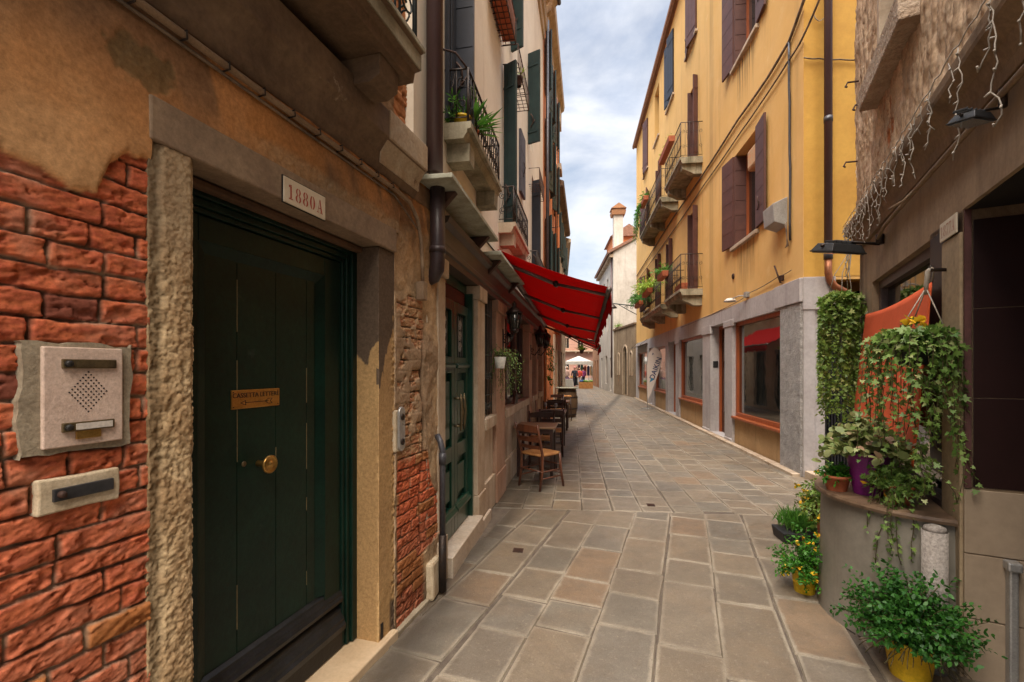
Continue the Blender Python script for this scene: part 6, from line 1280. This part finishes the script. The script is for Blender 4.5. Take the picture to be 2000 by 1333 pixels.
holewall(FL, 0, 4.45, 0, 4.0, [(.55, .85, 1.2, 2.5), (1.5, 2.3, .05, 2.9), (3.2, 3.5, 1.2, 2.5)], 'wall', M['brownst'], hL)
for a, b, c, d in ((.55, .85, 1.2, 2.5), (1.5, 2.3, .05, 2.9), (3.2, 3.5, 1.2, 2.5)):
    MB(FL).box(a, b, -.17, -.13, c, d).build('opening', M['dark'], hL); m = MB(FL); k = (a+b)/2; w = (b-a)/2
    m.box(a-.1, a, -.02, .03, c, d-w); m.box(b, b+.1, -.02, .03, c, d-w)
    P0 = [(k+w*math.cos(t_), d-w+w*math.sin(t_)) for t_ in [math.pi*i/8 for i in range(9)]]; P1 = [(k+(w+.1)*math.cos(t_), d-w+(w+.1)*math.sin(t_)) for t_ in [math.pi*i/8 for i in range(9)]]
    for i in range(8): m.slab([P0[i], P1[i], P1[i+1], P0[i+1]], -.14, .03)
    m.build('surround', M['istria'], hL)
m = MB(FL); m.box(-.05, 4.5, -3, .06, 4.0, 4.1); m.build('coping', M['cornice'], hL)
trough('weeds growing on the coping of the low brown building', FL, 3.4, 4.2, -.1, 4.02, 90, n=60, sz=.12, H=.3, lm='ivy', pm='cornice')
FR2 = Frame((2.07, 38), (-.35, 6), (-6, -.35)); hR = T('brick_house', 'low weathered brick house at the far right end of the lane', 'house', FR2.W(2, 0, 0))
holewall(FR2, 0, 5.5, 0, 6.6, [(1, 1.7, .1, 2.3), (3, 3.8, .1, 2.3), (1, 1.6, 4, 5.2), (3, 3.6, 4, 5.2)], 'wall', M['farbrick'], hR)
for h in [(1, 1.7, .1, 2.3), (3, 3.8, .1, 2.3), (1, 1.6, 4, 5.2), (3, 3.6, 4, 5.2)]: window(FR2, *h, hR, M['brownwood'])
m = MB(FR2); m.prism([(.2, 6.5), (.25, 6.65), (-2, 8), (-2, 7.8)], -.1, 5.6); m.build('roof', M['roof'], hR)
FGL = Frame((-.45, 23.05), (-.55, 17), (17, .55)); hG = T('far_left_house', 'mostly hidden pale plastered house at the far left end of the lane near the square', 'house', FGL.W(8, 0, 0))  # mostly hidden; added to fill the gap that the shop windows reflect
gl = [(s, s+.9, z, z+1.5) for z in (3.6, 6.0) for s in (1, 4, 7, 10, 13)]+[(s, s+1.6, .1, 2.4) for s in (.8, 4, 7.5, 11, 14)]
holewall(FGL, 0, 17, 0, 8.0, gl, 'wall', M['white'], hG)
for h in gl: window(FGL, *h, hG, M['shutgreen'])
m = MB(FGL); m.prism([(0, 7.9), (.3, 7.95), (.3, 8.1), (0, 8.2)], 0, 17); m.build('cornice', M['istria'], hG)
# ================================================================== square at the far end
FS = Frame((0, 78), (1, 0), (0, -1)); hS = T('square_house', 'faded pink house with green shutters and long balcony closing the far square', 'house', (2, 78, 0))
sh_ = [(x, x+1.0, z, z+1.8) for z in (1, 5.0, 8.6) for x in [-9+2.4*i for i in range(10)]]
holewall(FS, -10, 16, 0, 12.0, sh_, 'wall', M['pinkfac'], hS)
for h in sh_: window(FS, *h, hS, M['istria'], .1)
balcony(FS, -2, 9, 1.0, 4.6, M['istria'], hS, 1.0, .2, ornate=False, corb=6)
m = MB(FS); m.prism([(.4, 11.9), (.5, 12.1), (-3, 14), (-3, 13.8)], -10.2, 16.2); m.build('roof', M['roof'], hS)
def canopy(lab, x, y, w, z, h):
    c = T('market_canopy', lab, 'canopy', (x, y, 0), 'white market canopies on the far square'); m = MB(); a = w/2
    m.add([(x-a, y-a, z), (x+a, y-a, z), (x+a, y+a, z), (x-a, y+a, z), (x, y, z+h)], [(0, 1, 4), (1, 2, 4), (2, 3, 4), (3, 0, 4), (3, 2, 1, 0)]); m.box(x-a-.02, x+a+.02, y-a-.03, y-a-.005, z-.28, z+.01); m.box(x-a-.03, x-a-.005, y-a, y+a, z-.28, z+.01); m.build('roof', M['canvaswhite'], c)
    for sx_ in (-1, 1):
        for sy in (-1, 1): MB().tube([(x+sx_*a*.95, y+sy*a*.95, 0), (x+sx_*a*.95, y+sy*a*.95, z)], .03, 5).build('pole', M['steel'], c)
canopy('white pointed market canopy, nearer of the two at the end of the lane', .45, 44.5, 2.6, 2.25, .55); canopy('white pointed market canopy behind the hanging clothes at the right', 2.9, 49, 2.8, 2.1, .55)
def person(lab, x, y, h, top, legs, turn=0, stride=.14, arm=.1, hat=None, bag=None):
    p = T('person', lab, 'person', (x, y, 0)); k = h/1.75; a = R(turn); c_, s_ = math.cos(a), math.sin(a)
    L_ = lambda px_, py_, pz_: (x+(px_*c_-py_*s_)*k, y+(px_*s_+py_*c_)*k, pz_*k)
    m = MB()
    for sg in (-1, 1):
        st_ = stride*sg; m.tube([L_(sg*.09, 0, .90), L_(sg*.095, st_*.4+.03, .50), L_(sg*.09, st_, .08), L_(sg*.09, st_+.05, .03), L_(sg*.09, st_+.16, .025)], [.095*k, .065*k, .042*k, .045*k, .035*k], 8)
        m.tube([L_(sg*.19, 0, 1.42), L_(sg*.235, -.5*st_-.02, 1.14), L_(sg*.22, -st_+.06, .90), L_(sg*.22, -st_+.09, .82)], [.05*k, .042*k, .032*k, .036*k], 8)
    m.tube([L_(0, 0, .86), L_(0, 0, 1.0), L_(0, 0, 1.2), L_(0, 0, 1.38), L_(0, 0, 1.46), L_(0, .01, 1.53), L_(0, .015, 1.58)], [.14*k, .145*k, .15*k, .17*k, .12*k, .055*k, .055*k], 10)
    m.ball(L_(0, .02, 1.65), .105*k, 10, 8, 1.2); m.ball(L_(0, .125, 1.64), .018*k, 6, 4); body = m.build('body', M['skin'], p)
    rm = body.modifiers.new('r', 'REMESH'); rm.mode = 'VOXEL'; rm.voxel_size = .022; rm.use_smooth_shade = True
    m = MB(); m.tube([L_(0, 0, .84), L_(0, 0, 1.0), L_(0, 0, 1.2), L_(0, 0, 1.38), L_(0, 0, 1.475)], [.165*k, .165*k, .170*k, .195*k, .10*k], 12)
    for sg in (-1, 1): st_ = stride*sg; m.tube([L_(sg*.15, 0, 1.42), L_(sg*.21, 0, 1.36), L_(sg*.24, -.5*st_-.02, 1.14), L_(sg*.225, -st_+.03, .96)], [.06*k, .065*k, .055*k, .045*k], 8)
    m.build('top', flat('cloth_top_'+str(x), top), p)
    m = MB()
    for sg in (-1, 1): st_ = stride*sg; m.tube([L_(sg*.07, 0, .95), L_(sg*.09, 0, .82), L_(sg*.095, st_*.4+.03, .50), L_(sg*.09, st_, .10)], [.12*k, .105*k, .08*k, .06*k], 8)
    m.build('trousers', flat('cloth_legs_'+str(x), legs), p)
    m = MB(); m.ball(L_(0, -.01, 1.69), .115*k, 10, 6, 1.05); m.build('hat' if hat else 'hair', flat('hair_'+str(x), hat or (.05, .03, .02)), p)
    if bag: m = MB(); m.box(-.09, .09, -.05, .05, 0, .3, fr=Frame(L_(.3, 0, 0)[:2], (c_, s_), (-s_, c_))); o_ = m.build('shopping_bag', flat('bag_'+str(x), bag), p); o_.location.z += .62
    return p
def at(px_, t_, dy=0): u = (px_-1000)/FPX; return ((u*CT-ST)*t_, (u*ST+CT)*t_)
person('person in dark jacket and black trousers with pink hat walking on the far square', *at(1122.5, 39.5), 1.72, (.03, .035, .05), (.02, .02, .03), 200, .16, hat=(.62, .20, .22), bag=(.62, .36, .05))
person('person in dark olive coat walking just right of the person with the pink hat', *at(1127.5, 41), 1.70, (.06, .06, .05), (.02, .05, .05), 185, .12)
person('person in red top and white trousers standing near the wooden crates', *at(1132, 40.5), 1.66, (.55, .08, .05), (.60, .55, .52), 170, .05)
person('person in patterned pale shirt standing by the white stall at the left', *at(1107, 41), 1.75, (.50, .34, .28), (.10, .12, .2), 160, .05, hat=(.5, .4, .3))
person('person in purple top browsing at the clothes beyond the crates', *at(1139, 43), 1.66, (.22, .05, .16), (.04, .05, .08), 20, .05)
st = T('market_stall', 'small white covered stall table on the far square left of the walkers', 'stall', (*at(1109, 37.5), 0)); sx_, sy = at(1109, 37.5); m = MB(); m.box(sx_-.45, sx_+.42, sy-.3, sy+.5, 0, .72); m.build('cloth_front', M['canvaswhite'], st, bevel=.02); m = MB(); [m.box(sx_-.35+i*.2, sx_-.22+i*.2, sy-.2, sy+.1, .72, .80+.06*(i % 2)) for i in range(4)]; m.build('goods', flat('mixed_goods', (.25, .12, .2)), st)
for i, (px_, cl, lab) in enumerate(((1136, (.06, .12, .28), 'wooden crate of blue packets, leftmost in the row before the far square'), (1144, (.12, .26, .04), 'wooden crate of green vegetables, middle of the row before the far square'), (1153, (.22, .34, .10), 'wooden crate of pale green lettuce, right end of the row before the far square'))):
    x, y = at(px_, 36.2); c = T('produce_crate', lab, 'crate', (x, y, 0), 'produce crates in a row before the far square'); m = MB(); m.box(x-.19, x+.19, y-.2, y+.2, 0, .52, taper=-.03); m.build('crate', M['straw'], c)
    r = random.Random(i); m = MB(); [m.ball((x+r.uniform(-.14, .14), y+r.uniform(-.15, .15), .54+r.uniform(0, .08)), r.uniform(.05, .09), 7, 5) for _ in range(14)]; m.build('produce', flat('produce_%d' % i, cl), c)
r = random.Random(12)
rk = T('clothes_rack', 'rack of colourful hanging clothes on the far square beyond the crates', 'clothes rack', (*at(1146, 44), 0)); x, y = at(1146, 44); m = MB(); m.tube([(x-.9, y, 0), (x-.9, y, 1.95), (x+1.0, y, 1.95), (x+1.0, y, 0)], .02, 5); m.build('frame', M['steel'], rk)
for i, c in enumerate(((.20, .03, .12), (.03, .18, .16), (.40, .08, .06), (.05, .06, .14), (.45, .32, .10), (.10, .02, .04))): m = MB(); xx = x-.75+i*.3; m.slab([(xx-.12, .9), (xx+.12, .9), (xx+.13, 1.7), (xx+.04, 1.86), (xx-.04, 1.86), (xx-.13, 1.7)], -.05, .05, Frame((0, y), (1, 0), (0, 1))); m.build('garment', flat('garment_%d' % i, c), rk)
